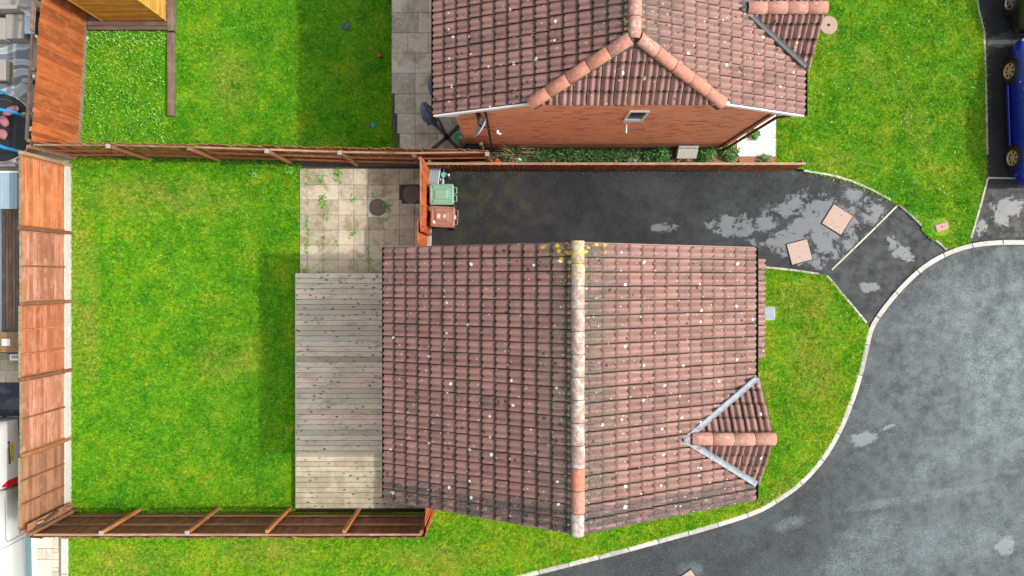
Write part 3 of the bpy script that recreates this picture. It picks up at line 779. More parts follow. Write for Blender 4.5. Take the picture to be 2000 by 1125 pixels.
class Roof:
    def __init__(s, mat): s.mat = mat; s.items = []; s.cache = {}
    def slope(s, O, u, v, ncol, ncourse, wd, g, clip=None, last=None, start=0):
        u = Vector(u).normalized(); v = Vector(v).normalized(); n = u.cross(v); O = Vector(O)
        for j in range(ncourse):
            part = last if (last and j == ncourse - 1) else 1.0
            key = (round(wd, 4), round(g, 4), part)
            if key not in s.cache: s.cache[key] = tile_vf(wd, g, part)
            vv, ff, dd, ns = s.cache[key]
            for i in range(ncol):
                o = O + u * (i * wd + random.uniform(-.004, .004)) + v * (j * g + random.uniform(-.007, .007)) + n * random.uniform(-.003, .005)
                M = basis(u, v, n, o) @ Rz(random.uniform(-.011, .011)) @ Ry(random.uniform(-.014, .014))
                c = o + u * wd / 2 + v * g / 2
                pieces = [None]
                if clip:
                    pts = [M @ Vector(q) for q in ((0, 0, 0), (wd, 0, 0), (0, g * part, 0), (wd, g * part, 0))]
                    pieces = clip(pts)
                if not pieces: continue
                if pieces == [None]: s.items.append((c, M, key, None))
                else:
                    wv = [tuple(M @ Vector(q)) for q in vv]
                    acc_v, acc_f, acc_d, acc_s = [], [], [], []
                    for pl in pieces:
                        nv, nf, nd, nsm = clip_vf(wv, ff, dd, pl)
                        k = len(acc_v); acc_v += nv; acc_d += nd; acc_s += nsm; acc_f += [tuple(q + k for q in fc) for fc in nf]
                    if len(acc_f) < 4: continue
                    s.items.append((c, None, key, (acc_v, acc_f, acc_d, acc_s)))
    def build(s, parent, limit=298):
        def vis(c):
            sc = F / (H - c.z); x = CX + c.x * sc; y = CY - c.y * sc
            return sc if (-5 < x < 2005 and -5 < y < 1130) else 0
        order = sorted(s.items, key=lambda t: -vis(t[0]))
        single = [t for t in order[:limit] if vis(t[0]) > 0]; rest = order[len(single):]
        meshes = {}
        for c, M, key, cu in single:
            if cu is None:
                if key not in meshes: meshes[key] = tile_mesh(*s.cache[key][:3], s.mat, s.cache[key][3])
                inst('tile', meshes[key], parent, M)
            else: inst('tile', tile_mesh(cu[0], cu[1], cu[2], s.mat, cu[3]), parent)
        if rest:
            V, Fc, D, S = [], [], [], []
            for c, M, key, cu in rest:
                vv, ff, dd, ns = s.cache[key]
                if cu is None: vv = [tuple(M @ Vector(q)) for q in vv]
                else: vv, ff, dd, ns = cu
                k = len(V); V += vv; D += dd; Fc += [tuple(q + k for q in fc) for fc in ff]; S += ns if isinstance(ns, list) else [i < ns for i in range(len(ff))]
            me = tile_mesh(V, Fc, D, s.mat); me.polygons.foreach_set('use_smooth', S)
            o = inst('remaining_tiles', me, parent); o['kind'] = 'stuff'

def half_round(L, r, n=10, collar=True, th=.014):
    """one ridge tile along +y, crown up"""
    rs = []
    prof = [(0, r - .012), (.012, r), (L - .012, r), (L, r - .012)]
    for y, q in prof:
        rs.append([(math.cos(PI * k / n) * q, y, math.sin(PI * k / n) * q * .82) for k in range(n + 1)])
    v, f = loft(rs, False, False, False)
    # thickness: inner skin and end ring
    iv = []; m = n + 1
    for y, q in ((0, r - th), (L, r - th - .004)): iv.append([(math.cos(PI * k / n) * q, y, math.sin(PI * k / n) * q * .82 - .004) for k in range(n + 1)])
    k0 = len(v); v += iv[0] + iv[1]
    for k in range(n):
        f.append((k0 + k, k, k + 1, k0 + k + 1)); f.append((k0 + m + k, k0 + m + k + 1, (len(rs) - 1) * m + k + 1, (len(rs) - 1) * m + k))
    return v, f
def ridge_run(a, b, r, L, mats, parent, dz=0.0, name='ridge_tile', end_lift=0):
    a = Vector(a); b = Vector(b); d = (b - a); T = d.length; d.normalize()
    n = max(1, round(T / L)); L = T / n
    s = d.cross(Vector((0, 0, 1))).normalized(); up = s.cross(d)
    cache = {}
    for k in range(n):
        m = mats(k, n) if callable(mats) else mats
        if m.name not in cache:
            me = mesh_of(name, *half_round(L - .012, r)); me.materials.append(m); cache[m.name] = me
            sm = [True] * len(me.polygons); me.polygons.foreach_set('use_smooth', sm)
        M = basis(s, d, up, a + d * (k * L) + up * dz) @ Rz(random.uniform(-.012, .012)) @ Tm(random.uniform(-.005, .005), 0, random.uniform(-.006, .006))
        inst(name, cache[m.name], parent, M)
    # mortar bedding below the run
    w2 = r * 1.12
    vf = loft([[a + s * w2 - up * .09, a - s * w2 - up * .09, a - s * w2 * .8 + up * (dz + r * .22), a + s * w2 * .8 + up * (dz + r * .22)], [b + s * w2 - up * .09, b - s * w2 - up * .09, b - s * w2 * .8 + up * (dz + r * .22), b + s * w2 * .8 + up * (dz + r * .22)]])
    obj('mortar_bed', *vf, MT['mortar'], parent)
MT['mortar'] = m_plain('mossy_mortar', (.075, .068, .035), .95, .7, 16)

def strip(pts, wd, zup, mat, name, parent, nrm=None):
    """narrow folded strip of lead along a line on a roof"""
    rs = []
    for i, p in enumerate(pts):
        p = Vector(p); d = Vector(pts[min(i + 1, len(pts) - 1)]) - Vector(pts[max(i - 1, 0)]); d.normalize()
        s = d.cross(Vector((0, 0, 1))).normalized() * wd / 2
        rs.append([p - s + Vector((0, 0, zup - .02)), p - s * .8 + Vector((0, 0, zup + .02)), p - s * .25 + Vector((0, 0, zup)), p + s * .25 + Vector((0, 0, zup)), p + s * .8 + Vector((0, 0, zup + .02)), p + s + Vector((0, 0, zup - .02))])
    v, f = loft(rs, False, False, False)
    return obj(name, v, [q[::-1] for q in f], MT[mat], parent)

def gutter(a, b, parent, mat='black', r=.055):
    a = Vector(a); b = Vector(b); d = (b - a).normalized(); s = d.cross(Vector((0, 0, 1)))
    rs = []
    for p in (a, b): rs.append([p + s * math.cos(t) * q + Vector((0, 0, math.sin(t) * q)) for q, t in [(r, PI + PI * k / 8) for k in range(9)] + [(r * .88, 2 * PI - PI * k / 8) for k in range(9)]])
    return obj('gutter', *loft(rs), MT[mat], parent)
# ------------------------------------------------------------------ the two houses
EZ, RZ_, HS = 4.33, 6.46, 4.285
GAUGE, TW = .3277, .2945
SL = math.hypot(HS, RZ_ - EZ); cs, sn = HS / SL, (RZ_ - EZ) / SL; TAN = (RZ_ - EZ) / HS
def tri_clip(A, B, inside):
    A = Vector((A[0], A[1], 0)); B = Vector((B[0], B[1], 0)); d = B - A
    n = Vector((d.y, -d.x, 0)).normalized()
    if n.dot(Vector((inside[0], inside[1], 0)) - A) < 0: n = -n
    return A, n                                   # normal looks into the triangle
class House: pass
def gablet(R, cx_eave, cy, half, gz, front, roof, mat, leadmat, ridge_mats):
    apex_x = cx_eave - (gz - EZ) / TAN
    A1, A2, B = (cx_eave, cy + half), (cx_eave, cy - half), (apex_x, cy)
    ins = (cx_eave, cy)
    p1 = tri_clip(A1, B, ins); p2 = tri_clip(A2, B, ins)
    l2 = math.hypot(half, gz - EZ); c2, s2 = half / l2, (gz - EZ) / l2
    ncol = int((front - apex_x) / TW) + 1
    nco = int(math.ceil((l2 - .05) / .34)); last = (l2 / .34) - (nco - 1)
    def cn(pts): return [[(p1[0], -p1[1])]]
    def cso(pts): return [[(p2[0], -p2[1])]]
    R.slope((front, cy + half, EZ + .02), (-1, 0, 0), (0, -c2, s2), ncol, nco, TW, .34, cn, last)
    R.slope((front - ncol * TW, cy - half, EZ + .02), (1, 0, 0), (0, c2, s2), ncol, nco, TW, .34, cso, last)
    # deck under the gablet tiles and brick face below
    d = .02
    v = [(front - .03, cy + half, EZ - d), (front - .03, cy, gz - d), (front - .03, cy - half, EZ - d), (apex_x + .1, cy, gz - d), (cx_eave - .02, cy + half, EZ - d), (cx_eave - .02, cy - half, EZ - d)]
    obj('gablet_deck', v, [(0, 4, 3, 1), (1, 3, 5, 2)], MT['dark'], roof)
    fx = front - .12
    obj('gablet_face', *loft([[(fx - .1, cy - half + .12, EZ - .3), (fx - .1, cy + half - .12, EZ - .3), (fx - .1, cy, gz - .12)], [(fx, cy - half + .12, EZ - .3), (fx, cy + half - .12, EZ - .3), (fx, cy, gz - .12)]]), MT['brick'], roof)
    for sgn in (1, -1):
        obj('verge_board', *bar((front - .04, cy + sgn * half, EZ - .04), (front - .04, cy, gz - .04), .03, .10), MT['vergem'], roof)
        obj('gutter', *tube([(cx_eave - .05, cy + sgn * (half + .05), EZ - .02), (front - .06, cy + sgn * (half + .05), EZ - .02)], .045, 8), MT['black'], roof)
    e = .02
    ax = Vector((apex_x - .09, cy, gz + .0))
    for sgn, A in ((1, A1), (-1, A2)):
        a = Vector((A[0] + .02, A[1] + sgn * .03, EZ + .03)); 
        mid = [a.lerp(ax, t) for t in (0, .25, .5, .75, .92)] + [ax + Vector((-.02, 0, .03))]
        strip(mid, .15, .115, leadmat, 'valley_lead', roof)
    ridge_run((front + .02, cy, gz - .02), (apex_x + .06, cy, gz - .02), .14, .42, ridge_mats, roof, .05)
    return p1, p2, apex_x
def gab_clip_main(p1, p2, apex_x, cy, half):
    def f(pts):
        if all(q.x < apex_x - .02 for q in pts): return None
        ymin, ymax = min(q.y for q in pts), max(q.y for q in pts)
        if ymin > cy + half + .02 or ymax < cy - half - .02: return None
        out = []
        if ymax > cy: out.append([p1] + ([((0, cy, 0), (0, -1, 0))] if ymin < cy else []))
        if ymin < cy: out.append([p2] + ([((0, cy, 0), (0, 1, 0))] if ymax > cy else []))
        return out
    return f
def shell(x0, xr, x1, ya, yb, mat, parent_name, th=.11):
    d = .012
    poly = [(x0, EZ - d), (xr, RZ_ - d), (x1, EZ - d), (x1 - .04, EZ - d - th), (xr, RZ_ - d - th), (x0 + .04, EZ - d - th)]
    v = [(x, ya, z) for x, z in poly] + [(x, yb, z) for x, z in poly]
    f = [(0, 1, 7, 6), (1, 2, 8, 7), (2, 3, 9, 8), (3, 4, 10, 9), (4, 5, 11, 10), (5, 0, 6, 11), (0, 5, 4, 1), (1, 4, 3, 2), (6, 7, 10, 11), (7, 8, 9, 10)]
    return v, f
MT['vergem'] = m_plain('verge_mortar', (.34, .22, .185), .9, .3, 10)

# house in the foreground
XR1 = 1.275; Y1N, Y1S = .74, -5.15
YL1 = (XR1 - .06, Y1N - .02, .95, .55)
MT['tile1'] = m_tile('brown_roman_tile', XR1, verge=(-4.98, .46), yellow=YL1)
MT['ridge1'] = m_ridge('lichened_ridge_tile', (.36, .235, .19), .8, (XR1, Y1N, .9, .9))
MT['ridgenew'] = m_ridge('clean_orange_ridge_tile', (.52, .19, .12), .08)
MT['ridgeplain'] = m_ridge('plain_pink_ridge_tile', (.44, .22, .16), .28)
h1 = thing('house', 'detached house with brown tiled gable roof and yellow-lichened ridge', 'house', (XR1, -2.2, 0))
wx0, wx1 = XR1 - 3.72, XR1 + 3.72
wall = [(wx0, 0), (wx1, 0), (wx1, RZ_ - 3.72 * TAN - .14), (XR1, RZ_ - .14), (wx0, RZ_ - 3.72 * TAN - .14)]
obj('wall', *loft([[(x, Y1N - .06, z) for x, z in wall], [(x, Y1S + .06, z) for x, z in wall]]), MT['brick'], h1)
roof1 = obj('roof', *shell(XR1 - HS, XR1, XR1 + HS, Y1S + .01, Y1N - .01, None, None), MT['dark'], h1)
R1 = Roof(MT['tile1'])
E1 = XR1 + HS
g1cy, g1h, g1z = -3.51, 1.19, 5.2
p1, p2, ax1 = gablet(R1, E1, g1cy, g1h, g1z, 5.70, roof1, 'tile1', 'lead', MT['ridgeplain'])
R1.slope((XR1 - HS, Y1N, EZ), (0, -1, 0), (cs, 0, sn), 20, 15, TW, GAUGE, None, .6)
gm = gab_clip_main(p1, p2, ax1, g1cy, g1h)
R1.slope((E1, Y1S, EZ), (0, 1, 0), (-cs, 0, sn), 20, 15, TW, GAUGE, lambda p: [None] if gm(p) is None else gm(p), .6)
# lean-to canopy over the front door
cl = math.hypot(1.41, .66)
R1.slope((6.43, -2.05, 2.55), (0, 1, 0), (-1.41 / cl, 0, .66 / cl), 9, 5, .287, cl / 4.8, None, .8)
v = [(6.40, -2.04, 2.53), (6.40, .52, 2.53), (5.0, .52, 3.19), (5.0, -2.04, 3.19), (6.40, -2.04, 2.43), (6.40, .52, 2.43), (5.0, .52, 2.43), (5.0, -2.04, 2.43)]
obj('canopy', v, [(0, 1, 2, 3), (4, 7, 6, 5), (0, 4, 5, 1), (1, 5, 6, 2), (3, 2, 6, 7), (0, 3, 7, 4)], MT['dark'], h1)
for yy in (-1.95, .43): obj('canopy_post', *bar((6.25, yy, 0), (6.25, yy, 2.43), .1, b0=.008), MT['white'], h1)
R1.build(roof1)
ridge_run((XR1, Y1N + .03, RZ_), (XR1, Y1S - .03, RZ_), .135, .46, lambda k, n: MT['ridgenew'] if k == n - 3 else (MT['ridgeplain'] if k == n - 2 else MT['ridge1']), roof1, .0)
for yy in (Y1N - .012, Y1S + .012):
    for sg in (-1, 1): obj('verge', *bar((XR1 + sg * HS, yy, EZ - .035), (XR1, yy, RZ_ - .035), .035, .06), MT['vergem'], roof1)
gutter((XR1 - HS - .02, Y1S, EZ - .03), (XR1 - HS - .02, Y1N, EZ - .03), h1)
gutter((E1 + .06, Y1S + .03, EZ - .005), (E1 + .06, g1cy - g1h - .05, EZ - .005), h1)
gutter((E1 + .06, g1cy + g1h + .05, EZ - .005), (E1 + .06, Y1N, EZ - .005), h1)

MT['cap0'] = m_plain('grey_sill', (.34, .33, .32), .7, .2, 12)
# brick house behind the drive
XR2 = 2.42; Y2S = 3.81; Y2N = Y2S + 25 * TW
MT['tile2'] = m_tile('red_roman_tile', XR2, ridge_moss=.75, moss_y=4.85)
MT['ridge2'] = m_ridge('salmon_hip_tile', (.47, .20, .135), .10)
MT['ridge2l'] = m_ridge('salmon_ridge_lichen', (.45, .21, .15), .42)
h2 = thing('house', 'brick house with half-hipped tiled roof and satellite dish', 'house', (XR2, 7.0, 0))
wx0, wx1 = -1.40, 6.14
hz = RZ_ - 2.03 * TAN; WY = 3.87
wall = [(wx0, 0), (wx1, 0), (wx1, RZ_ - (wx1 - XR2) * TAN - .14), (XR2 + 2.03, hz - .10), (XR2 - 2.03, hz - .10), (wx0, RZ_ - (XR2 - wx0) * TAN - .14)]
obj('wall', *loft([[(x, Y2N - .2, z) for x, z in wall], [(x, WY, z) for x, z in wall]]), MT['brick'], h2)
A, B, C_ = (XR2 - 2.03, 3.79), (XR2, 4.88), (XR2 + 2.03, 3.79)
pa = tri_clip(A, B, (XR2, 3.8)); pc = tri_clip(C_, B, (XR2, 3.8))
# underlay: two slopes cut by the hips
d = .014
def zr(x): return RZ_ - abs(x - XR2) * TAN - d
v = [(XR2 - HS, Y2S, zr(XR2 - HS)), (A[0], Y2S, zr(A[0])), (XR2, B[1], RZ_ - d), (XR2, Y2N, RZ_ - d), (XR2 - HS, Y2N, zr(XR2 - HS)), (XR2 + HS, Y2S, zr(XR2 + HS)), (C_[0], Y2S, zr(C_[0])), (XR2 + HS, Y2N, zr(XR2 + HS)), (A[0], 3.80, hz - d), (C_[0], 3.80, hz - d)]
roof2 = obj('roof', v, [(0, 1, 2, 3, 4), (5, 7, 3, 2, 6), (8, 9, 2)], MT['dark'], h2)
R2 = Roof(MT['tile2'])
E2 = XR2 + HS
g2cy, g2h, g2z = 5.97, 1.05, 5.15
q1, q2, ax2 = gablet(R2, E2, g2cy, g2h, g2z, 6.86, roof2, 'tile2', 'leaddark', MT['ridge2l'])
def cw(pts):
    if all(q.x < A[0] - .02 for q in pts) or all(q.y > B[1] + .02 for q in pts): return [None]
    return [[pa]]
gm2 = gab_clip_main(q1, q2, ax2, g2cy, g2h)
def ce(pts):
    if min(q.y for q in pts) < B[1] + .02 and max(q.x for q in pts) > 0 and min(q.x for q in pts) < C_[0] + .02:
        return [[pc]]
    r = gm2(pts)
    return [None] if r is None else r
R2.slope((XR2 - HS, Y2N, EZ), (0, -1, 0), (cs, 0, sn), 25, 15, TW, GAUGE, cw, .6)
R2.slope((E2, Y2S, EZ), (0, 1, 0), (-cs, 0, sn), 25, 15, TW, GAUGE, ce, .6)
hl = math.hypot(B[1] - A[1], RZ_ - hz)
R2.slope((A[0] - .02, A[1], hz), (1, 0, 0), (0, (B[1] - A[1]) / hl, (RZ_ - hz) / hl), 14, 5, .2925, GAUGE, lambda p: [[(pa[0], -pa[1]), (pc[0], -pc[1])]], hl / GAUGE - 4)
R2.build(roof2)
ridge_run((XR2, B[1] - .05, RZ_), (XR2, Y2N, RZ_), .135, .46, lambda k, n: MT['ridge2l'], roof2, .0)
ridge_run((A[0] - .05, A[1], hz - .02), (XR2 - .06, B[1] - .03, RZ_), .135, .46, lambda k, n: MT['ridge2l'] if k == n - 1 else MT['ridge2'], roof2, .03, 'hip_tile')
ridge_run((C_[0] + .05, C_[1], hz - .02), (XR2 + .06, B[1] - .03, RZ_), .135, .46, lambda k, n: MT['ridge2l'] if k == n - 1 else MT['ridge2'], roof2, .03, 'hip_tile')
MT['moss'] = m_plain('green_moss', (.10, .13, .025), .95, .7, 30)
rr = random.Random(9)
for k in range(14):
    mx_, my_ = XR2 + rr.choice((-1, 1)) * rr.uniform(.10, .24), B[1] + rr.uniform(-.16, .45)
    v_ = [(rr.uniform(.02, .05) * math.cos(2 * PI * q / 8), rr.uniform(.025, .06) * math.sin(2 * PI * q / 8), 0) for q in range(8)]
    obj('moss_clump', *loft([v_, [(x_ * .7, y_ * .7, .03) for x_, y_, _ in v_]]), MT['moss'], roof2, Tm(mx_, my_, RZ_ - abs(mx_ - XR2) * TAN + .055 - max(0, B[1] - my_) * .5))
for sg, (hx, hy) in ((-1, A), (1, C_)):
    obj('bargeboard', *bar((XR2 + sg * HS, Y2S - .012, EZ - .055), (hx, Y2S - .012, hz - .055), .035, .12), MT['white'], h2)
    obj('box_end', *xf(bev_box(.50, .05, .22, .004), Tm(XR2 + sg * (HS - .28), Y2S + .05, EZ - .26)), MT['white'], h2)
gutter((XR2 - HS - .02, Y2S, EZ - .03), (XR2 - HS - .02, Y2N, EZ - .03), h2)
gutter((E2 + .06, Y2S, EZ - .005), (E2 + .06, g2cy - g2h - .05, EZ - .005), h2)
gutter((E2 + .02, g2cy + g2h + .05, EZ - .03), (E2 + .02, Y2N, EZ - .03), h2)
obj('eaves_fillet', *xf(bev_box(4.0, .03, .06), Tm(XR2, 3.845, hz - .10)), MT['vergem'], h2)
obj('downpipe', *tube([(6.16, 3.80, .02), (6.16, 3.80, 4.1), (6.45, 3.82, 4.28)], .036, 10), MT['brownpipe'], h2)
obj('corner_trim', *xf(bev_box(.05, .03, 3.9), Tm(5.98, 3.855, .3)), MT['brownpipe'], h2)
obj('downpipe', *tube([(-.66, 3.80, .02), (-.66, 3.80, 4.55), (-.72, 3.86, 4.75)], .03, 10), MT['black'], h2)
win = obj('window', *join(xf(bev_box(.46, .05, .04), Tm(2.87, 3.855, 4.50)), xf(bev_box(.46, .05, .04), Tm(2.87, 3.855, 3.70)), xf(bev_box(.04, .05, .76), Tm(2.66, 3.855, 3.74)), xf(bev_box(.04, .05, .76), Tm(3.08, 3.855, 3.74))), MT['white'], h2)
obj('pane', *xf(bev_box(.38, .01, .76), Tm(2.87, 3.862, 3.74)), MT['glass'], win)
obj('sill', *xf(bev_box(.50, .08, .04, .008), Tm(2.87, 3.83, 3.65)), MT['cap0'], win)
obj('overflow_pipe', *tube([(2.80, 3.88, 3.12), (2.80, 3.66, 3.10)], .018, 8), MT['white'], h2)
obj('damp_course', *xf(bev_box(7.5, .012, .02), Tm(2.37, 3.866, .62)), MT['brownpipe'], h2)

# ------------------------------------------------------------------ fences
MT['w_north'] = m_wood('orange_stained_board', (.36, .088, .020), (.50, .135, .032), 2, 50, fade=(.54, .19, .065))
MT['w_mid'] = m_wood('brown_stained_board', (.36, .115, .038), (.52, .185, .066), 2, 50, fade=(.44, .20, .10))
MT['w_dark'] = m_wood('dark_stained_board', (.22, .080, .034), (.33, .128, .058), 2, 50, fade=(.30, .15, .085))
MT['w_gate'] = m_wood('red_orange_gate_board', (.52, .105, .022), (.62, .145, .036), 2, 50, knots=False, fade=(.62, .19, .07))
MT['w_low'] = m_wood('low_fence_board', (.27, .085, .032), (.40, .135, .052), 2, 50, fade=(.30, .13, .07))
MT['w_lap1'] = m_wood('fresh_orange_lap_board', (.46, .14, .040), (.60, .22, .085), 1, 55, fade=(.62, .28, .15))
MT['w_lap2'] = m_wood('faded_pink_lap_board', (.40, .145, .075), (.55, .25, .16), 1, 55, fade=(.56, .33, .25))
MT['w_lap3'] = m_wood('red_brown_lap_board', (.42, .13, .055), (.55, .20, .10), 1, 55, fade=(.52, .25, .16))
MT['w_lap4'] = m_wood('weathered_brown_lap_board', (.27, .115, .055), (.40, .185, .095), 1, 55, fade=(.34, .20, .13))
MT['w_post'] = m_wood('brown_post', (.24, .10, .045), (.36, .165, .075), 2, 60, fade=(.36, .19, .11))
MT['w_postp'] = m_wood('orange_post', (.42, .15, .045), (.55, .22, .075), 2, 60, fade=(.5, .24, .12))
MT['w_rail'] = m_wood('pale_weathered_rail', (.42, .25, .14), (.56, .38, .24), 0, 40, fade=(.58, .44, .31))
MT['w_railb'] = m_wood('brown_rail', (.26, .14, .075), (.36, .21, .115), 0, 40, fade=(.36, .25, .16))
MT['w_brown'] = m_wood('dark_brown_timber', (.12, .075, .052), (.19, .125, .09), 0, 40, fade=(.22, .165, .125))
MT['w_browny'] = m_wood('dark_brown_sleeper', (.16, .105, .075), (.25, .17, .125), 1, 40, fade=(.27, .20, .15))
MT['w_shed'] = m_wood('golden_shed_board', (.62, .25, .020), (.74, .33, .035), 0, 45, fade=(.74, .36, .055))
MT['w_shed2'] = m_wood('golden_shed_side_board', (.68, .34, .05), (.78, .42, .09), 1, 45, fade=(.78, .44, .12), knots=False)
MT['w_old'] = m_wood('green_old_timber', (.20, .17, .09), (.30, .26, .15), 0, 40, fade=(.28, .26, .14))
MT['cap'] = m_plain('grey_post_cap', (.33, .30, .28), .7, .2, 12)

def board_run(parent, A, B, h, bw, mat, z0=.03, lean=0.0, fill=.53, jit=.012, off=0.0):
    A = Vector((A[0], A[1], 0)); B = Vector((B[0], B[1], 0)); d = B - A; L = d.length; d.normalize(); nrm = Vector((-d.y, d.x, 0))
    n = max(1, round(L / bw)); bw = L / n
    x0, x1 = -bw * fill, bw * fill
    def vf(hh):
        lo = [(x0, .0, 0), (x1, -.024, 0), (x1, -.002, 0), (x0, .004, 0)]
        return loft([lo, [(x, y, hh) for x, y, z in lo]])
    meshes = []
    for k in range(5):
        me = mesh_of('board', *vf(h + random.uniform(-jit, jit))); me.materials.append(mat); meshes.append(me)
    for k in range(n):
        o = A + d * ((k + .5) * bw) + nrm * (off + random.uniform(-.002, .002))
        M = basis(d, nrm, (0, 0, 1), (o.x, o.y, z0)) @ Rz(random.uniform(-.07, .05)) @ Ry(random.uniform(-.006, .006)) @ Rx(lean + random.uniform(-.012, .012))
        inst('board', random.choice(meshes), parent, M)
def rail(parent, A, B, z, wd, ht, mat, off, name='rail'):
    A = Vector((A[0], A[1], 0)); B = Vector((B[0], B[1], 0)); d = B - A; L = d.length; d.normalize(); nrm = Vector((-d.y, d.x, 0))
    o = (A + B) / 2 + nrm * off
    me = mesh_of(name, *bev_box(L, wd, ht, .006, False)); me.materials.append(mat)
    return inst(name, me, parent, basis(d, nrm, (0, 0, 1), (o.x, o.y, z)) @ Rx(random.uniform(-.02, .02)))
def post(parent, x, y, h, w_=.095, mat='w_post', cap=None, ang=0.0, lean=(0, 0)):
    M = Tm(x, y, 0) @ Rz(ang) @ Rx(lean[0]) @ Ry(lean[1])
    me = mesh_of('post', *bev_box(w_, w_, h, .008)); me.materials.append(MT[mat])
    o = inst('post', me, parent, M)
    if cap: 
        me = mesh_of('post_cap', *bev_box(w_ + .02, w_ + .02, .03, .008)); me.materials.append(MT[cap]); inst('post_cap', me, o, M @ Tm(0, 0, h + .001))
    return o

# left: lapped panels between posts, on concrete gravel boards
fx = -13.15
lf = thing('panel_fence', 'row of five lapped timber panels on pale gravel boards beside rear lawn', 'fence', (fx, -1.7, 0))
ypost = [3.36, 1.36, -.66, -2.68, -4.70, -6.72]
pm = ['w_lap1', 'w_lap2', 'w_lap3', 'w_lap2', 'w_lap4']; batt = [[], [.5], [.34, .68], [.52], [.33, .66]]
for k in range(5):
    ya, yb = ypost[k] - .055, ypost[k + 1] + .055; L = ya - yb; cy = (ya + yb) / 2
    sk = [.0, .012, -.01, .02, -.015][k]
    nbd = 12; hb = 1.74 / nbd
    meb = mesh_of('board', *bev_box(.018, L, hb * 1.14, .002)); meb.materials.append(MT[pm[k]])
    for j in range(nbd):
        z = .30 + j * hb
        inst('board', meb, lf, Tm(fx + .01 + sk * j / nbd + random.uniform(-.002, .002), cy, z) @ Ry(.0 - .15) @ Rx(random.uniform(-.002, .002)))
    meg = mesh_of('gravel_board', *bev_box(.05, L + .03, .30, .006)); meg.materials.append(MT['concrete'])
    inst('gravel_board', meg, lf, Tm(fx + .02, cy, 0))
    for t in batt[k]:
        meb2 = mesh_of('batten', *bev_box(.022, .045, 1.74, .003)); meb2.materials.append(MT['w_post'] if k != 2 else MT['w_lap3'])
        inst('batten', meb2, lf, Tm(fx + .030 + sk * .5, ya - t * L, .30))
    for e in (-1, 1):
        meb2 = mesh_of('batten', *bev_box(.02, .03, 1.74, .003)); meb2.materials.append(MT[pm[k]])
        inst('batten', meb2, lf, Tm(fx + .028 + sk * .5, cy + e * (L / 2 - .02), .30))
    mec = mesh_of('capping', *bev_box(.055, L, .022, .003)); mec.materials.append(MT['w_old'])
    inst('capping', mec, lf, Tm(fx + .0 + sk, cy, 2.045))
for k, yy in enumerate(ypost): post(lf, fx + .03, yy, [2.10, 2.14, 2.06, 2.05, 2.03, 2.08][k], .10, ['w_rail', 'w_post', 'w_post', 'w_post', 'w_postp', 'w_post'][k])

# upper left: tall boarded fence of the neighbour garden
nf = thing('boarded_fence', 'tall orange boarded fence along the neighbour garden', 'fence', (-12.75, 6.2, 0))
A_, B_ = (-12.88, 3.70), (-12.55, 9.0)
board_run(nf, A_, B_, 2.0, .125, MT['w_north'], .03, off=-.02, jit=.012)
for z in (.35, 1.05, 1.75): rail(nf, A_, B_, z, .04, .08, MT['w_brown'], .035)
for t in (.0, .36, .72): post(nf, A_[0] + (B_[0] - A_[0]) * t - .10, A_[1] + (B_[1] - A_[1]) * t, 2.0, .09)
rail(nf, (-12.86, 3.7), (-12.70, 6.55), 1.98, .05, .09, MT['w_brown'], .17, 'rear_rail')
rail(nf, (-12.70, 6.6), (-12.55, 9.0), 2.02, .07, .10, MT['w_browny'], .15, 'rear_rail')
obj('kick_board', *bar((-12.84, 3.75, .08), (-12.52, 9.0, .08), .03, .16), MT['w_old'], nf)
for t in (.32, .52, .78): obj('hinge', *xf(bev_box(.03, .08, .05, .004), Tm(A_[0] + (B_[0] - A_[0]) * t - .02, A_[1] + (B_[1] - A_[1]) * t, 2.02)), MT['cap'], nf)

# fence between the two gardens
mf = thing('boarded_fence', 'long brown fence between the two gardens, posts toward the rear lawn', 'fence', (-7, 3.45, 0))
A_, B_ = (-13.05, 3.66), (-.72, 3.42)
board_run(mf, A_, B_, 1.86, .12, MT['w_mid'], .04, off=.045, jit=.02)
pxs = [(-13.02, 3.56), (-10.86, 3.555), (-8.73, 3.50), (-6.62, 3.43), (-4.66, 3.36), (-2.72, 3.33), (-.75, 3.36)]
for k, (x, y) in enumerate(pxs): post(mf, x, y, [1.95, 1.98, 1.92, 1.96, 1.95, 1.9, 1.9][k], .095, 'w_post', [None, 'cap', None, 'cap', 'cap', None, 'cap'][k], lean=(random.uniform(-.01, .01), random.uniform(-.01, .01)))
for k in range(len(pxs) - 1):
    a, b = pxs[k], pxs[k + 1]
    rail(mf, (a[0], a[1] + .075), (b[0], b[1] + .075), 1.72 + random.uniform(-.02, .02), .05, .075, MT['w_rail'], 0)
    rail(mf, (a[0], a[1] + .075), (b[0], b[1] + .075), .9, .05, .075, MT['w_mid'], 0)
    rail(mf, (a[0], a[1] + .075), (b[0], b[1] + .075), .22, .05, .10, MT['w_mid'], 0)

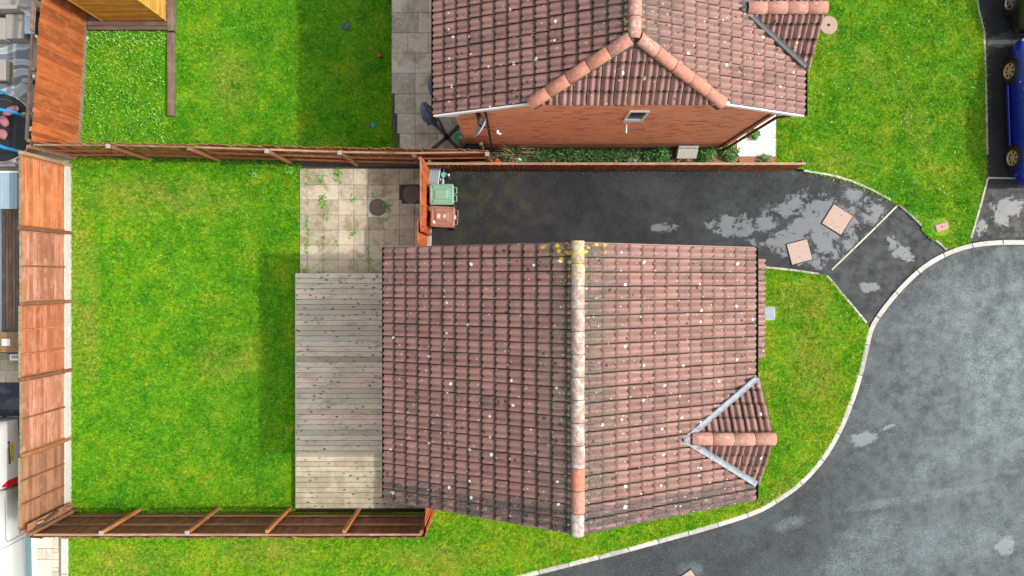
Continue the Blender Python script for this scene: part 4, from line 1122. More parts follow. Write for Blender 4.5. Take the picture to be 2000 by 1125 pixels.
# bottom fence of the rear garden, seen from its post side
bf = thing('boarded_fence', 'dark brown fence with pale rails along the bottom of rear lawn', 'fence', (-7.7, -6.86, 0))
A_, B_ = (-13.05, -6.90), (-2.42, -6.90)
board_run(bf, A_, B_, 1.86, .12, MT['w_dark'], .03, off=-.03, jit=.012)
pxs = [(-12.95, -6.83), (-11.06, -6.83), (-8.76, -6.81), (-6.64, -6.80), (-4.58, -6.80), (-2.50, -6.82)]
for k, (x, y) in enumerate(pxs): post(bf, x, y + .03, [2.0, 1.93, 1.92, 1.92, 1.93, 1.9][k], .095, 'w_postp' if 0 < k < 5 else 'w_post', 'cap' if k in (1, 2) else None, lean=(random.uniform(-.008, .008), random.uniform(-.008, .008)))
for k in range(len(pxs) - 1):
    a, b = pxs[k], pxs[k + 1]
    for z, m in ((1.80, 'w_rail'), (1.05, 'w_railb'), (.36, 'w_railb')): rail(bf, (a[0], -6.885), (b[0], -6.885), z + random.uniform(-.012, .012), .055, .075, MT[m], 0)
obj('loose_rail', *bar((-12.9, -6.55, .9), (-12.95, -6.80, 2.0), .05), MT['w_brown'], bf)
obj('corner_board', *xf(bev_box(.02, .35, 1.8), Tm(-13.0, -6.72, .2)), MT['w_lap4'], bf)
for dz in (.35, 1.5): obj('cleat', *xf(bev_box(.07, .05, .18, .005), Tm(-12.93, -6.62, dz)), MT['w_rail'], bf)
# return panel from the fence end to the corner of the house
rp = thing('boarded_fence', 'orange boarded panel closing the gap between bottom fence and house', 'fence', (-2.40, -6.1, 0))
board_run(rp, (-2.39, -6.93), (-2.39, -5.12), 1.85, .14, MT['w_gate'], .03, off=-.01)
for z in (.4, 1.6): rail(rp, (-2.39, -6.88), (-2.39, -5.14), z, .04, .08, MT['w_post'], .03)

# low fence along the driveway
lw = thing('low_fence', 'low brown boarded fence between driveway and planting bed', 'fence', (2.8, 3.26, 0))
A_, B_ = (-2.52, 3.235), (8.16, 3.235)
board_run(lw, A_, B_, 1.02, .118, MT['w_low'], .02, off=-.02, jit=.004, fill=.40)
rail(lw, A_, B_, 1.065, .065, .035, MT['w_rail'], .0, 'capping')
for z in (.25, .85): rail(lw, A_, B_, z, .035, .07, MT['w_brown'], .03)
for k in range(7): post(lw, -2.4 + k * 1.75, 3.31, 1.03, .075)

# gate of vertical boards behind the bins, and the plain leaf beside the house
gt = thing('garden_gate', 'red-orange boarded gate standing behind the wheelie bins', 'gate', (-2.53, 2.25, 0))
board_run(gt, (-2.52, 1.36), (-2.52, 3.22), 1.70, .125, MT['w_gate'], .06, off=-.02, jit=.003)
for z in (.3, 1.55): rail(gt, (-2.52, 1.36), (-2.52, 3.22), z, .04, .09, MT['w_gate'], .03, 'ledge')
obj('brace', *bar((-2.56, 1.4, .35), (-2.56, 3.18, 1.5), .03, .08), MT['w_gate'], gt)
obj('top_strip', *xf(bev_box(.05, 1.88, .02), Tm(-2.53, 2.29, 1.765)), MT['w_lap2'], gt)
post(gt, -2.50, 1.32, 1.80, .09, 'w_gate'); post(gt, -2.55, 3.26, 1.80, .09, 'w_gate')
lfp = thing('gate_leaf', 'smooth orange gate leaf between boarded gate and tiled roof', 'gate', (-2.62, 1.1, 0))
me = mesh_of('leaf', *bev_box(.03, .30, 1.72, .002)); me.materials.append(MT['w_gate'])
for k in range(3): inst('leaf_board', me, lfp, Tm(-2.615, .83 + k * .302, .06))
obj('ledge', *xf(bev_box(.03, .9, .09), Tm(-2.65, 1.13, 1.5)), MT['w_lap2'], lfp)
obj('gate_stop', *xf(bev_box(.10, .72, .05, .005), Tm(P2(838, 468)[0], P2(838, 468)[1], .0)), MT['edging'], lfp)
# ------------------------------------------------------------------ covers in the ground
def round_manhole(px, py, label, framemat, ground=.03):
    x, y = P2(px, py, ground); t = thing('manhole_cover', label, 'manhole', (x, y, 0), 'round manholes in the patio')
    r = .255; n = 32
    sq = [( .285, -.285), (.285, .285), (-.285, .285), (-.285, -.285)]
    ring = []
    for k in range(n):
        a = 2 * PI * k / n; c, s_ = math.cos(a), math.sin(a); q = .285 / max(abs(c), abs(s_)); ring.append((c * q, s_ * q))
    inner = [(math.cos(2 * PI * k / n) * (r + .008), math.sin(2 * PI * k / n) * (r + .008)) for k in range(n)]
    v, f = loft([[(a, b, -.02) for a, b in ring], [(a, b, .008) for a, b in ring], [(a, b, .008) for a, b in inner], [(a, b, -.015) for a, b in inner]], False, False)
    obj('frame', v, f, MT[framemat], t, Tm(x, y, ground))
    v, f = lathe([(r, -.015), (r, .006), (r - .012, .011), (r - .03, .011), (r - .034, .006), (.11, .007), (.105, .013), (.06, .013), (.055, .008), (.002, .008)], n)
    lid = obj('lid', v, f, MT['tank'], t, Tm(x, y, ground))
    obj('lifting_boss', *xf(bev_box(.10, .035, .012, .003), Tm(x + .06, y + .03, ground + .012) @ Rz(.6)), MT['tank'], lid)
round_manhole(738, 405, 'round iron manhole with weedy pale frame in middle of patio', 'concrete')
round_manhole(803, 379, 'round iron manhole in dark square frame next to gate', 'tankd')

def square_cover(px, py, size, ang, label, z=-.018):
    x, y = P2(px, py, z); t = thing('access_cover', label, 'cover', (x, y, z), 'pink patterned covers in the tarmac')
    M = Tm(x, y, z) @ Rz(ang)
    obj('frame', *xf(bev_box(size + .05, size + .05, .012, .003), Matrix.Identity(4)), MT['dark'], t, M)
    pl = obj('plate', *bev_box(size, size, .022, .004), MT['cover'], t, M)
    # raised curved treads
    rows_ = int(size / .075); parts = []
    for j in range(rows_):
        for i in range(rows_):
            cx = -size / 2 + size * (i + .5) / rows_; cy = -size / 2 + size * (j + .5) / rows_
            if abs(cx) < .10 and abs(cy) < .07: continue
            q = [(cx + .026 * math.cos(a), cy + .026 * math.sin(a) - .012, .024) for a in (rad(25), rad(60), rad(95), rad(130), rad(160))]
            parts.append(tube(q, .006, 5))
    o = obj('tread_pattern', *join(*parts), MT['cover2'], pl, M); o['kind'] = 'stuff'
    for k in (-1, 1): obj('keyhole', *xf(lathe([(.012, 0), (.012, .003), (.001, .003)], 10), Tm(k * size * .05, k * size * .25, .0225)), MT['dark'], pl, M)
MT['cover2'] = m_plain('worn_tread', (.56, .43, .37), .7, .2, 14)
square_cover(1635, 429, .66, rad(-32), 'pink patterned access cover in driveway nearer the corner lawn')
square_cover(1561, 492, .62, rad(15), 'pink patterned access cover in driveway nearer the front lawn')
square_cover(1345, 1134, .48, rad(35), 'pink patterned access cover at the bottom edge of road', -.100)
x, y = P2(1838, 443)
t = thing('stopcock_cover', 'small pink rectangular cover in corner lawn', 'cover', (x, y, 0))
pl = obj('plate', *bev_box(.40, .24, .03, .03), MT['pinkcover'], t, Tm(x, y, .012) @ Rz(rad(18)))
obj('keyhole', *lathe([(.022, 0), (.022, .004), (.001, .004)], 12), MT['dark'], pl, Tm(x, y, .043))
x, y = P2(1617, 50)
t = thing('drain_cover', 'round tan concrete cover with a dark hole beside tiled porch', 'cover', (x, y, 0))
pl = obj('plate', *lathe([(.27, 0), (.27, .035), (.245, .05), (.04, .05), (.001, .048)], 28), MT['stone'], t, Tm(x, y, 0))
obj('hole', *lathe([(.045, 0), (.045, .004), (.001, .004)], 14), MT['dark'], pl, Tm(x, y, .0505))
x, y = P2(1502, 612)
t = thing('meter_cover', 'small grey-blue square plate in front lawn against the house', 'cover', (x, y, 0))
pl = obj('plate', *bev_box(.30, .36, .04, .008), MT['steel'], t, Tm(x, y, .005)); obj('rim', *bev_box(.34, .40, .02, .004), MT['concrete'], t, Tm(x, y, .0))

# ------------------------------------------------------------------ wheelie bins and recycling box
def plastic(name, c): return m_plain(name, c, .45, .12, 6)
MT['bin_green'] = plastic('green_bin_plastic', (.20, .38, .27)); MT['bin_brown'] = plastic('brown_bin_plastic', (.34, .155, .105)); MT['bin_tan'] = plastic('tan_bin_plastic', (.27, .155, .07))
MT['bin_body'] = plastic('dark_green_bin_plastic', (.06, .12, .085)); MT['bin_bodyb'] = plastic('dark_brown_bin_plastic', (.13, .06, .04))
def rrect(hx, hy, r, z, n=4, cx=0, cy=0):
    out = []
    for sx, sy, a0 in ((1, 1, 0), (-1, 1, 90), (-1, -1, 180), (1, -1, 270)):
        for k in range(n + 1):
            a = rad(a0 + 90 * k / n); out.append((cx + sx * (hx - r) + r * math.cos(a), cy + sy * (hy - r) + r * math.sin(a), z))
    return out
def wheelie(px, py, ang, lidm, bodym, label, group, extra=None, size=1.0):
    x, y = P2(px, py, 1.05); t = thing('wheelie_bin', label, 'bin', (x, y, 0), group)
    M = Tm(x, y, -.02) @ Rz(ang) @ Matrix.Scale(size, 4)
    # body tapers to the foot; +x is the hinge side
    obj('body', *loft([rrect(.22, .21, .05, .06), rrect(.23, .22, .05, .10), rrect(.315, .275, .06, .92), rrect(.335, .29, .06, .93), rrect(.335, .29, .06, .99)]), MT[bodym], t, M, True)
    rs = [rrect(.345, .298, .06, .985), rrect(.35, .303, .065, 1.01), rrect(.335, .288, .06, 1.035), rrect(.30, .25, .05, 1.045), rrect(.285, .235, .05, 1.033), rrect(.20, .155, .03, 1.04, cx=-.02), rrect(.185, .14, .03, 1.058, cx=-.02), rrect(.16, .115, .025, 1.066, cx=-.02)]
    lid = obj('lid', *loft(rs), MT[lidm], t, M)
    for sy in (-1, 1):
        obj('crease', *tube([(.17, sy * .125, 1.052), (.30, sy * .23, 1.046)], .009, 6), MT[lidm], lid, M)
        obj('crease', *tube([(-.25, sy * .17, 1.041), (-.27, sy * .21, 1.046), (-.22, sy * .235, 1.047)], .010, 6), MT[bodym], lid, M)
    obj('handle', *join(tube([(.34, -.2, .98), (.43, -.2, .99), (.43, -.03, .99), (.36, -.03, .98)], .015, 8), tube([(.34, .2, .98), (.43, .2, .99), (.43, .03, .99), (.36, .03, .98)], .015, 8)), MT[lidm], t, M)
    obj('axle', *tube([(.27, -.27, .10), (.27, .27, .10)], .012, 8), MT['black'], t, M)
    for sy in (-1, 1):
        wh = obj('wheel', *xf(lathe([(.10, -.025), (.10, .025), (.06, .03), (.02, .03)], 20), Tm(.27, sy * .27, .10) @ Rx(PI / 2)), MT['rubber'], t, M)
    if extra:
        for nm, vf, mt in extra: obj(nm, *vf, MT[mt], lid, M)
    return t
wheelie(862, 379, 0, 'bin_green', 'bin_body', 'pale green wheelie bin on driveway against the gate', 'wheelie bins by the gate', size=.98)
MT['paper'] = m_plain('white_label', (.72, .72, .70), .6, .1); MT['bag'] = m_plain('clear_plastic_bag', (.55, .55, .53), .25, .3, 30)
wheelie(864, 423, rad(-3), 'bin_brown', 'bin_bodyb', 'brown wheelie bin on driveway below the green one', 'wheelie bins by the gate', [('label_sticker', xf(bev_box(.07, .09, .003), Tm(-.24, -.17, 1.047)), 'paper'), ('rain_puddle', xf(bev_box(.09, .13, .006, .002), Tm(-.11, .01, 1.067)), 'bag'), ('rain_puddle', xf(bev_box(.07, .10, .006, .002), Tm(.06, .02, 1.067)), 'bag'), ('plastic_bag', xf(bev_box(.07, .12, .05, .02), Tm(.35, .0, 1.0)), 'bag')], .98)
x, y = P2(852, 343, .35)
MT['rbox'] = plastic('blue_grey_box_plastic', (.13, .19, .25)); MT['rboxl'] = plastic('pale_blue_lid_plastic', (.26, .36, .43)); MT['teal'] = plastic('teal_plastic', (.22, .52, .45))
t = thing('recycling_box', 'blue-grey recycling box with lid ajar above the green bin', 'box', (x, y, 0))
M = Tm(x, y, -.02) @ Rz(rad(-8))
obj('tub', *loft([rrect(.15, .21, .04, 0), rrect(.19, .25, .04, .34), rrect(.205, .265, .04, .345), rrect(.205, .265, .04, .38), rrect(.185, .245, .035, .38), rrect(.16, .21, .03, .12)]), MT['rbox'], t, M)
obj('lid', *xf(loft([rrect(.16, .27, .04, .0), rrect(.165, .275, .04, .03), rrect(.14, .25, .035, .045)]), Tm(-.05, .0, .385) @ Ry(rad(-6))), MT['rboxl'], t, M)
obj('lid_rim', *xf(loft([rrect(.17, .035, .02, .0), rrect(.17, .035, .02, .03)]), Tm(-.05, .18, .44) @ Ry(rad(-6))), MT['rbox'], t, M)
cx_, cy_ = P2(866, 338, .4)
t = thing('hose_nozzle', 'teal plastic watering rose leaning on the recycling box', 'garden tool', (cx_, cy_, 0))
obj('head', *lathe([(.02, .0), (.07, .03), (.08, .10), (.07, .12), (.002, .12)], 14), MT['teal'], t, Tm(cx_, cy_, .30) @ Rx(.5))
obj('stem', *tube([(cx_, cy_, .36), (cx_ + .08, cy_ - .02, .44), (cx_ + .15, cy_ - .08, .40), (cx_ + .15, cy_ - .12, .02)], .015, 7), MT['bin_green'], t)
obj('spout', *lathe([(.03, 0), (.035, .06), (.02, .07)], 10), MT['paper'], t, Tm(cx_ + .16, cy_ - .06, .40))
x, y = P2(861, 352, .3)
t = thing('rubbish_bag', 'crumpled clear bag wedged between recycling box and green bin', 'bag', (x, y, 0))
def lump(rx, ry, rz, seed, n=10, m=7, amp=.25):
    rr = random.Random(seed); rs = []
    for j in range(1, m):
        a = PI * j / m; rs.append([(rx * math.sin(a) * math.cos(2 * PI * k / n) * (1 + rr.uniform(-amp, amp)), ry * math.sin(a) * math.sin(2 * PI * k / n) * (1 + rr.uniform(-amp, amp)), -rz * math.cos(a) * (1 + rr.uniform(-amp, amp) * .4)) for k in range(n)])
    return loft(rs)
obj('bag_body', *lump(.08, .16, .15, 3), MT['bag'], t, Tm(x, y, .15))
obj('bag_neck', *lump(.03, .05, .05, 4), MT['paper'], t, Tm(x, y + .02, .30))

# ------------------------------------------------------------------ patio of the brick house: parasol, table, dish
MT['navy'] = m_plain('blue_grey_canvas', (.13, .20, .31), .8, .3, 10); MT['gun'] = m_plain('dark_grey_metal', (.045, .052, .062), .4, .2)
x, y = P2(873, 268)
t = thing('cantilever_parasol', 'folded blue cantilever parasol on cross base beside brick house', 'parasol', (x, y, 0))
for k in range(4):
    a = rad(42 + 90 * k); d0 = Vector((math.cos(a), math.sin(a), 0))
    o = obj('base_arm', *bar(Vector((x, y, .075)) + d0 * .05, Vector((x, y, .075)) + d0 * .52, .09, .07, b0=.01), MT['gun'], t)
    obj('arm_end', *xf(bev_box(.11, .11, .09, .015), Tm(x + d0.x * .52, y + d0.y * .52, .03) @ Rz(a)), MT['black'], o)
obj('hub', *lathe([(.09, .03), (.09, .13), (.055, .16), (.05, .4)], 14), MT['black'], t, Tm(x, y, 0))
obj('mast', *tube([(x, y, .1), (x, y, 1.4), (x + .0, y, 2.45)], .035, 10), MT['gun'], t)
obj('crank', *join(tube([(x, y, .85), (x + .12, y - .05, .85)], .02, 8), tube([(x + .12, y - .05, .85), (x + .13, y - .12, .80)], .012, 6)), MT['cap'], t)
fx_, fy_ = -2.36, 4.52
obj('boom', *tube([(x, y, 2.43), (x - .1, y + .1, 2.62), (fx_, fy_, 2.58)], .028, 8), MT['gun'], t)
rs = []
for zz, rr_ in ((2.5, .03), (2.42, .09), (2.1, .12), (1.6, .15), (1.1, .17), (.92, .16), (.90, .05)):
    rs.append([(fx_ + rr_ * (1 + .28 * (k % 2)) * math.cos(2 * PI * k / 16), fy_ + rr_ * (1 + .28 * (k % 2)) * math.sin(2 * PI * k / 16), zz) for k in range(16)])
can = obj('canopy', *loft(rs), MT['navy'], t)
obj('tie_strap', *lathe([(.185, -.03), (.19, .03)], 16, False, False), MT['gun'], can, Tm(fx_, fy_, 1.5))
tx, ty = P2(856, 166, .74)
t = thing('garden_table', 'dark grey oval garden table half under the eaves', 'table', (tx, ty, 0))
obj('table_top', *loft([[(tx + .30 * math.cos(2 * PI * k / 32), ty + .42 * math.sin(2 * PI * k / 32), z) for k in range(32)] for z in (.70, .735)]), MT['slate'] if 'slate' in MT else m_plain('slate_grey_top', (.12, .15, .20), .5, .15), t)
for k in range(4):
    a = PI / 4 + k * PI / 2; obj('leg', *bar((tx + .18 * math.cos(a), ty + .26 * math.sin(a), .03), (tx + .18 * math.cos(a), ty + .26 * math.sin(a), .70), .03), MT['gun'], t)
x, y = P2(895, 268, .3)
MT['grn'] = plastic('bright_green_plastic', (.02, .42, .16)); MT['zinc'] = m_plain('galvanised_steel', (.42, .46, .45), .4, .15)
t = thing('bucket', 'grey bucket with bright green lid beside the parasol base', 'bucket', (x, y, 0))
obj('pail', *lathe([(.12, .03), (.15, .30), (.16, .30), (.16, .315)], 24), MT['zinc'], t, Tm(x, y, 0))
obj('lid', *lathe([(.135, .316), (.12, .335), (.02, .34)], 24), MT['grn'], t, Tm(x, y, 0))
# satellite dish
MT['dish'] = m_plain('grey_dish_metal', (.36, .38, .42), .5, .12)
t = thing('satellite_dish', 'grey satellite dish bracketed to the brick wall under the eaves', 'satellite dish', (-.72, 3.85, 4.0))
DM = Tm(-.76, 3.57, 4.05) @ Rz(rad(62)) @ Rx(rad(-72))
rs = [[(rr_ * .92 * math.cos(2 * PI * k / 24), rr_ * 1.08 * math.sin(2 * PI * k / 24), zz) for k in range(24)] for rr_, zz in ((.02, 0), (.12, .012), (.22, .04), (.29, .072), (.30, .078), (.30, .068), (.22, .028), (.02, -.012))]
obj('reflector', *loft(rs), MT['dish'], t, DM, True)
obj('mount', *join(tube([(-.85, 3.88, 4.25), (-.85, 3.62, 4.25), (-.78, 3.60, 4.10)], .02, 7), tube([(-.85, 3.88, 4.0), (-.85, 3.66, 4.05), (-.78, 3.60, 4.05)], .02, 7), xf(bev_box(.10, .02, .45), Tm(-.85, 3.862, 3.9))), MT['black'], t)
tip = Vector((-.42, 3.50, 3.85))
obj('arm', *tube([DM @ Vector((0, -.25, .05)), tip], .012, 6), MT['black'], t)
obj('receiver', *join(tube([tip, tip + Vector((.02, .06, .03))], .032, 8), tube([tip + Vector((.02, .0, -.02)), tip + Vector((.10, -.03, -.02))], .024, 8)), MT['paper'], t)
# black box in the dark passage beside the house
x, y = P2(927, 284, .7)
t = thing('storage_bin', 'black plastic bin in the dark gap beside brick wall', 'bin', (x, y, 0))
obj('tub', *loft([rrect(.20, .17, .03, .02), rrect(.26, .22, .04, .66), rrect(.275, .235, .04, .67)]), MT['black'], t, Tm(x, y, 0))
obj('lid', *loft([rrect(.28, .24, .05, .675), rrect(.27, .23, .05, .70), rrect(.2, .17, .04, .715)]), MT['black'], t, Tm(x, y, 0))
sp = thing('gate_posts', 'mossy timber posts and rail closing the gap beside brick house', 'gate', (*P2(905, 290), 0))
for a, b, hh in ((908, 292, 1.75), (944, 300, 1.5)):
    X, Y = P2(a, b); me = mesh_of('post', *bev_box(.09, .09, hh, .008)); me.materials.append(MT['w_old']); inst('post', me, sp, Tm(X, Y, 0))
obj('rail', *bar((*P2(900, 314), 1.45), (*P2(956, 314), 1.45), .05, .09), MT['w_old'], sp)
obj('rail', *bar((*P2(908, 292), .5), (*P2(910, 312), .5), .05, .09), MT['w_old'], sp)

# ------------------------------------------------------------------ planting bed
x, y = sample(polyP([(1040, 294), (1250, 293), (1250, 319), (1040, 320)]), 900)
tag(leaf_mesh('ivy', x, y, RNG.uniform(.04, .26, len(x)), .075, MT['ivy'], tilt=.7), 'dark green ground ivy under the brick wall', 'ivy', kind='stuff')
leaf_clump('shrub', *P2(1290, 303), .30, .35, 420, .075, 'shrub', 'leafy green shrub left of the cream meter box')
leaf_clump('shrub', *P2(1378, 300), .30, .38, 420, .075, 'shrub', 'leafy green shrub right of the cream meter box')
leaf_clump('shrub', *P2(1424, 300), .28, .28, 330, .085, 'shrub', 'grassy bright plant at corner of brick house')
leaf_clump('shrub', *P2(1338, 312), .17, .20, 200, .05, 'rust', 'rusty brown dying shrub in front of meter box')
leaf_clump('shrub', *P2(1470, 263), .16, .20, 130, .09, 'shrub', 'tuft of leaves growing between the pale slabs')
leaf_clump('shrub', *P2(1492, 313), .20, .14, 160, .07, 'shrub', 'low weeds below the pale slabs')
leaf_clump('shrub', *P2(1265, 305), .18, .22, 160, .06, 'ivy', 'dull green bush above the grey stepping stone')
x0_, y0_ = P2(1000, 305)
t = leaf_clump('bramble', x0_, y0_, .42, .30, 260, .07, 'shrub', 'bare straggly bramble sprawling by the house corner')
parts = []
rr = random.Random(5)
for k in range(26):
    a = rr.uniform(0, 2 * PI); L = rr.uniform(.35, .95); hh = rr.uniform(.2, .8)
    parts.append(tube([(x0_ + rr.uniform(-.25, .25), y0_ + rr.uniform(-.08, .08), .05), (x0_ + math.cos(a) * L * .5, y0_ + math.sin(a) * L * .25 + .05, hh), (x0_ + math.cos(a) * L, y0_ + math.sin(a) * L * .42 + .06, hh * .9 + rr.uniform(-.1, .1))], [.010, .008, .004], 5))
obj('bare_stems', *join(*parts), MT['twig'], t)
MT['orange'] = plastic('orange_plastic', (.75, .16, .02)); MT['redp'] = plastic('red_plastic', (.55, .04, .04)); MT['bluep'] = plastic('sky_blue_plastic', (.01, .27, .62)); MT['yel'] = plastic('yellow_green_plastic', (.45, .50, .02))
for i, (a, b, m, l) in enumerate([(971, 316, 'orange', 'crumpled orange packet under the bramble'), (999, 316, 'redp', 'crumpled red bag among leaves behind low fence'), (1012, 312, 'paper', 'crumpled silver wrapper beside the red bag')]):
    x, y = P2(a, b, .1); tag(obj('litter', *lump(.11, .08, .05, 20 + i, 9, 6, .35), MT[m], None, Tm(x, y, .08)), l, 'litter')
x, y = P2(1073, 318, .3); tag(obj('timber_offcut', *xf(bev_box(.40, .035, .03, .004), Tm(x, y, .25)), MT['w_rail']), 'short pale batten lying on ivy behind low fence', 'wood')
x, y = P2(1231, 315); tag(obj('stepping_stone', *lump(.18, .09, .05, 40, 8, 5, .08), MT['lead'], None, Tm(x, y, .12)), 'grey flat stone in planting bed below ivy', 'stone')
x, y = P2(1342, 292, .3)
MT['cream'] = m_plain('cream_plastic', (.55, .55, .47), .6, .15, 8)
t = thing('meter_box', 'cream sloping meter box against the brick wall', 'box', (x, y, 0))
v = [(-.27, -.22, 0), (.27, -.22, 0), (.27, .06, 0), (-.27, .06, 0), (-.27, -.22, .22), (.27, -.22, .22), (.27, .04, .46), (-.27, .04, .46)]
bx = obj('cabinet', v, [(3, 2, 1, 0), (0, 1, 5, 4), (1, 2, 6, 5), (2, 3, 7, 6), (3, 0, 4, 7)], MT['cream'], t, Tm(x, y, 0))
obj('lid', *xf(bev_box(.58, .40, .025, .006), Tm(0, -.09, .34) @ Rx(math.atan2(.24, .26))), MT['cream'], t, Tm(x, y, 0))
obj('hinge_strip', *xf(bev_box(.58, .05, .03, .005), Tm(0, .045, .475)), MT['white'], t, Tm(x, y, 0))

# ------------------------------------------------------------------ toys on the neighbour lawn
x, y = P2(742, 110); tag(obj('ball', *lathe([(.063 * math.sin(PI * j / 12) + .0005, .07 - .063 * math.cos(PI * j / 12)) for j in range(13)], 20), MT['redp'], None, Tm(x, y, 0), True), 'small red ball on the shaded neighbour lawn', 'ball')
x, y = P2(729, 247); tag(obj('ball', *lathe([(.063 * math.sin(PI * j / 12) + .0005, .07 - .063 * math.cos(PI * j / 12)) for j in range(13)], 20), MT['bluep'], None, Tm(x, y, 0), True), 'small blue ball on neighbour lawn near the fence', 'ball')
x, y = P2(676, 53)
MT['tealring'] = plastic('dark_teal_plastic', (.02, .10, .17))
rs = [(.055, .05), (.075, .07), (.10, .07), (.115, .05), (.10, .03), (.075, .03), (.055, .05)]
tag(obj('toy_ring', *lathe(rs, 24, False, False), MT['tealring'], None, Tm(x, y, .01), True), 'dark teal toy ring lying on shaded grass', 'toy')

# ------------------------------------------------------------------ shed corner, its plinth and sleepers
BZ = .16
X0, Y0 = P2(199, 38, BZ); X1 = P2(324, 41, BZ)[0]; Y0 = P2(0, 40, BZ)[1]; Y1 = Y0 + 2.4
sh = thing('garden_shed', 'golden stained timber shed on dark decking', 'shed', ((X0 + X1) / 2, Y0 + 1.2, 0))
obj('core', *prism([(X0 + .03, Y0 + .03), (X1 - .03, Y0 + .03), (X1 - .03, Y1 - .03), (X0 + .03, Y1 - .03)], BZ, BZ + 2.05), MT['dark'], sh)
nbd = 16
ms = mesh_of('board', *xf(bev_box(X1 - X0, .02, .135, .003), Matrix.Identity(4))); ms.materials.append(MT['w_shed'])
me_ = mesh_of('board', *bev_box(.02, Y1 - Y0, .135, .003)); me_.materials.append(MT['w_shed2'])
for k in range(nbd):
    z = BZ + k * .13
    inst('board', ms, sh, Tm((X0 + X1) / 2, Y0 + .012, z) @ Rx(rad(4))); inst('board', ms, sh, Tm((X0 + X1) / 2, Y1 - .012, z) @ Rx(rad(-4)))
    inst('board', me_, sh, Tm(X1 - .012, (Y0 + Y1) / 2, z) @ Ry(rad(-4) * -1)); inst('board', me_, sh, Tm(X0 + .012, (Y0 + Y1) / 2, z) @ Ry(rad(4) * -1))
for a, b in ((X0, Y0), (X1, Y0), (X0, Y1), (X1, Y1)): obj('corner_post', *xf(bev_box(.045, .045, 2.1, .004), Tm(a, b, BZ)), MT['w_shed2'], sh)
mx = (X0 + X1) / 2
obj('roof', *loft([[(X0 - .08, q, BZ + 2.08), (mx, q, BZ + 2.55), (X1 + .08, q, BZ + 2.08), (X1 + .08, q, BZ + 2.12), (mx, q, BZ + 2.60), (X0 - .08, q, BZ + 2.12)] for q in (Y0 - .02, Y1 + .1)]), MT['gun'], sh)
pd = thing('shed_deck', 'dark brown plank plinth under the golden shed', 'deck', (*P2(250, 48), 0))
for k, (ya, yb) in enumerate([(57.5, 49.5), (49, 41), (40.5, 32), (31.5, 22), (21.5, 12), (11.5, 2), (1.5, -8), (-8.5, -20), (-20.5, -40), (-40.5, -60), (-60.5, -80), (-80.5, -100), (-100.5, -120)]):
    a, b = P2(170, ya, BZ), P2(326, yb, BZ)
    o = obj('plank', *xf(bev_box(b[0] - a[0], b[1] - a[1], .04 if k else .14, .004), Tm((a[0] + b[0]) / 2, (a[1] + b[1]) / 2, BZ - (.04 if k else .14) - (.004 * (k == 0)))), MT['w_brown'], pd)
sl_ = polyP([(327, 60), (339.5, 60), (339.5, -120), (327, -120)], BZ)
obj('side_beam', *prism(ccw(sl_), 0, BZ + .02), MT['w_browny'], pd)
a, b = P2(326, 226, .14), P2(339, 63, .14)
tag(obj('sleeper', *xf(bev_box(b[0] - a[0], b[1] - a[1], .14, .012), Tm((a[0] + b[0]) / 2, (a[1] + b[1]) / 2, 0)), MT['w_browny']), 'long timber sleeper edging the square bed in neighbour lawn', 'sleeper')
x, y = P2(176, 18, .6); tag(obj('white_peg', *xf(bev_box(.03, .12, .55, .006), Tm(x, y, .12)), MT['white']), 'pale stake standing between shed and fence', 'stake')
for i, (a, b) in enumerate([(168, 66), (170, 76)]):
    x, y = P2(a, b); tag(obj('rock', *lump(.08, .06, .05, 60 + i), MT['concrete'], None, Tm(x, y, .04)), ['small pale stone at upper corner of the square bed', 'small pale stone below the corner one in square bed'][i], 'stone')
# ------------------------------------------------------------------ the garden beyond the left fences
MT['nbpave'] = m_slab('beige_slab', (.34, .29, .215), (.42, .36, .27), moss=(.24, .21, .14), mossamt=.5)
MT['wick'] = m_plain('grey_wicker', (.32, .30, .26), .8, .35, 40); MT['wickd'] = m_plain('olive_wicker', (.20, .185, .14), .85, .35, 40)
sheet('side_terrace', polyP([(-140, -120), (150, -120), (150, 318), (-140, 318)]), -.008, MT['wick'], 'grey patio behind the tall fence')
sheet('side_yard', polyP([(-140, 318), (135, 318), (135, 1240), (-140, 1240)]), -.006, MT['nbpave'], 'beige yard behind the panel fence')
def m_rug():
    g = G('swirl_rug'); p = g.pos()
    w_ = g.node('ShaderNodeTexWave', wave_type='RINGS', bands_direction='Z'); g.link(g.map(p, (1, .7, 1), loc=(14.6, -4.6, 0)), w_.inputs['Vector'])
    w_.inputs['Scale'].default_value = 1.0; w_.inputs['Distortion'].default_value = 9.0; w_.inputs['Detail'].default_value = .6; w_.inputs['Detail Scale'].default_value = 1.0
    col = g.ramp(w_.outputs['Fac'], [(.2, (.15, .18, .21)), (.42, (.27, .30, .325)), (.55, (.55, .58, .60)), (.75, (.36, .39, .41))])
    return g.done(col, .9, bump=g.noise(p, 80, 2), bs=.3)
MT['rug'] = m_rug()
a, b = P2(-60, 190), P2(60, 86)
tag(obj('rug', *xf(bev_box(b[0] - a[0], b[1] - a[1], .012, .003), Tm((a[0] + b[0]) / 2, (a[1] + b[1]) / 2, .0)), MT['rug']), 'grey outdoor rug with pale swirls behind tall fence', 'rug')
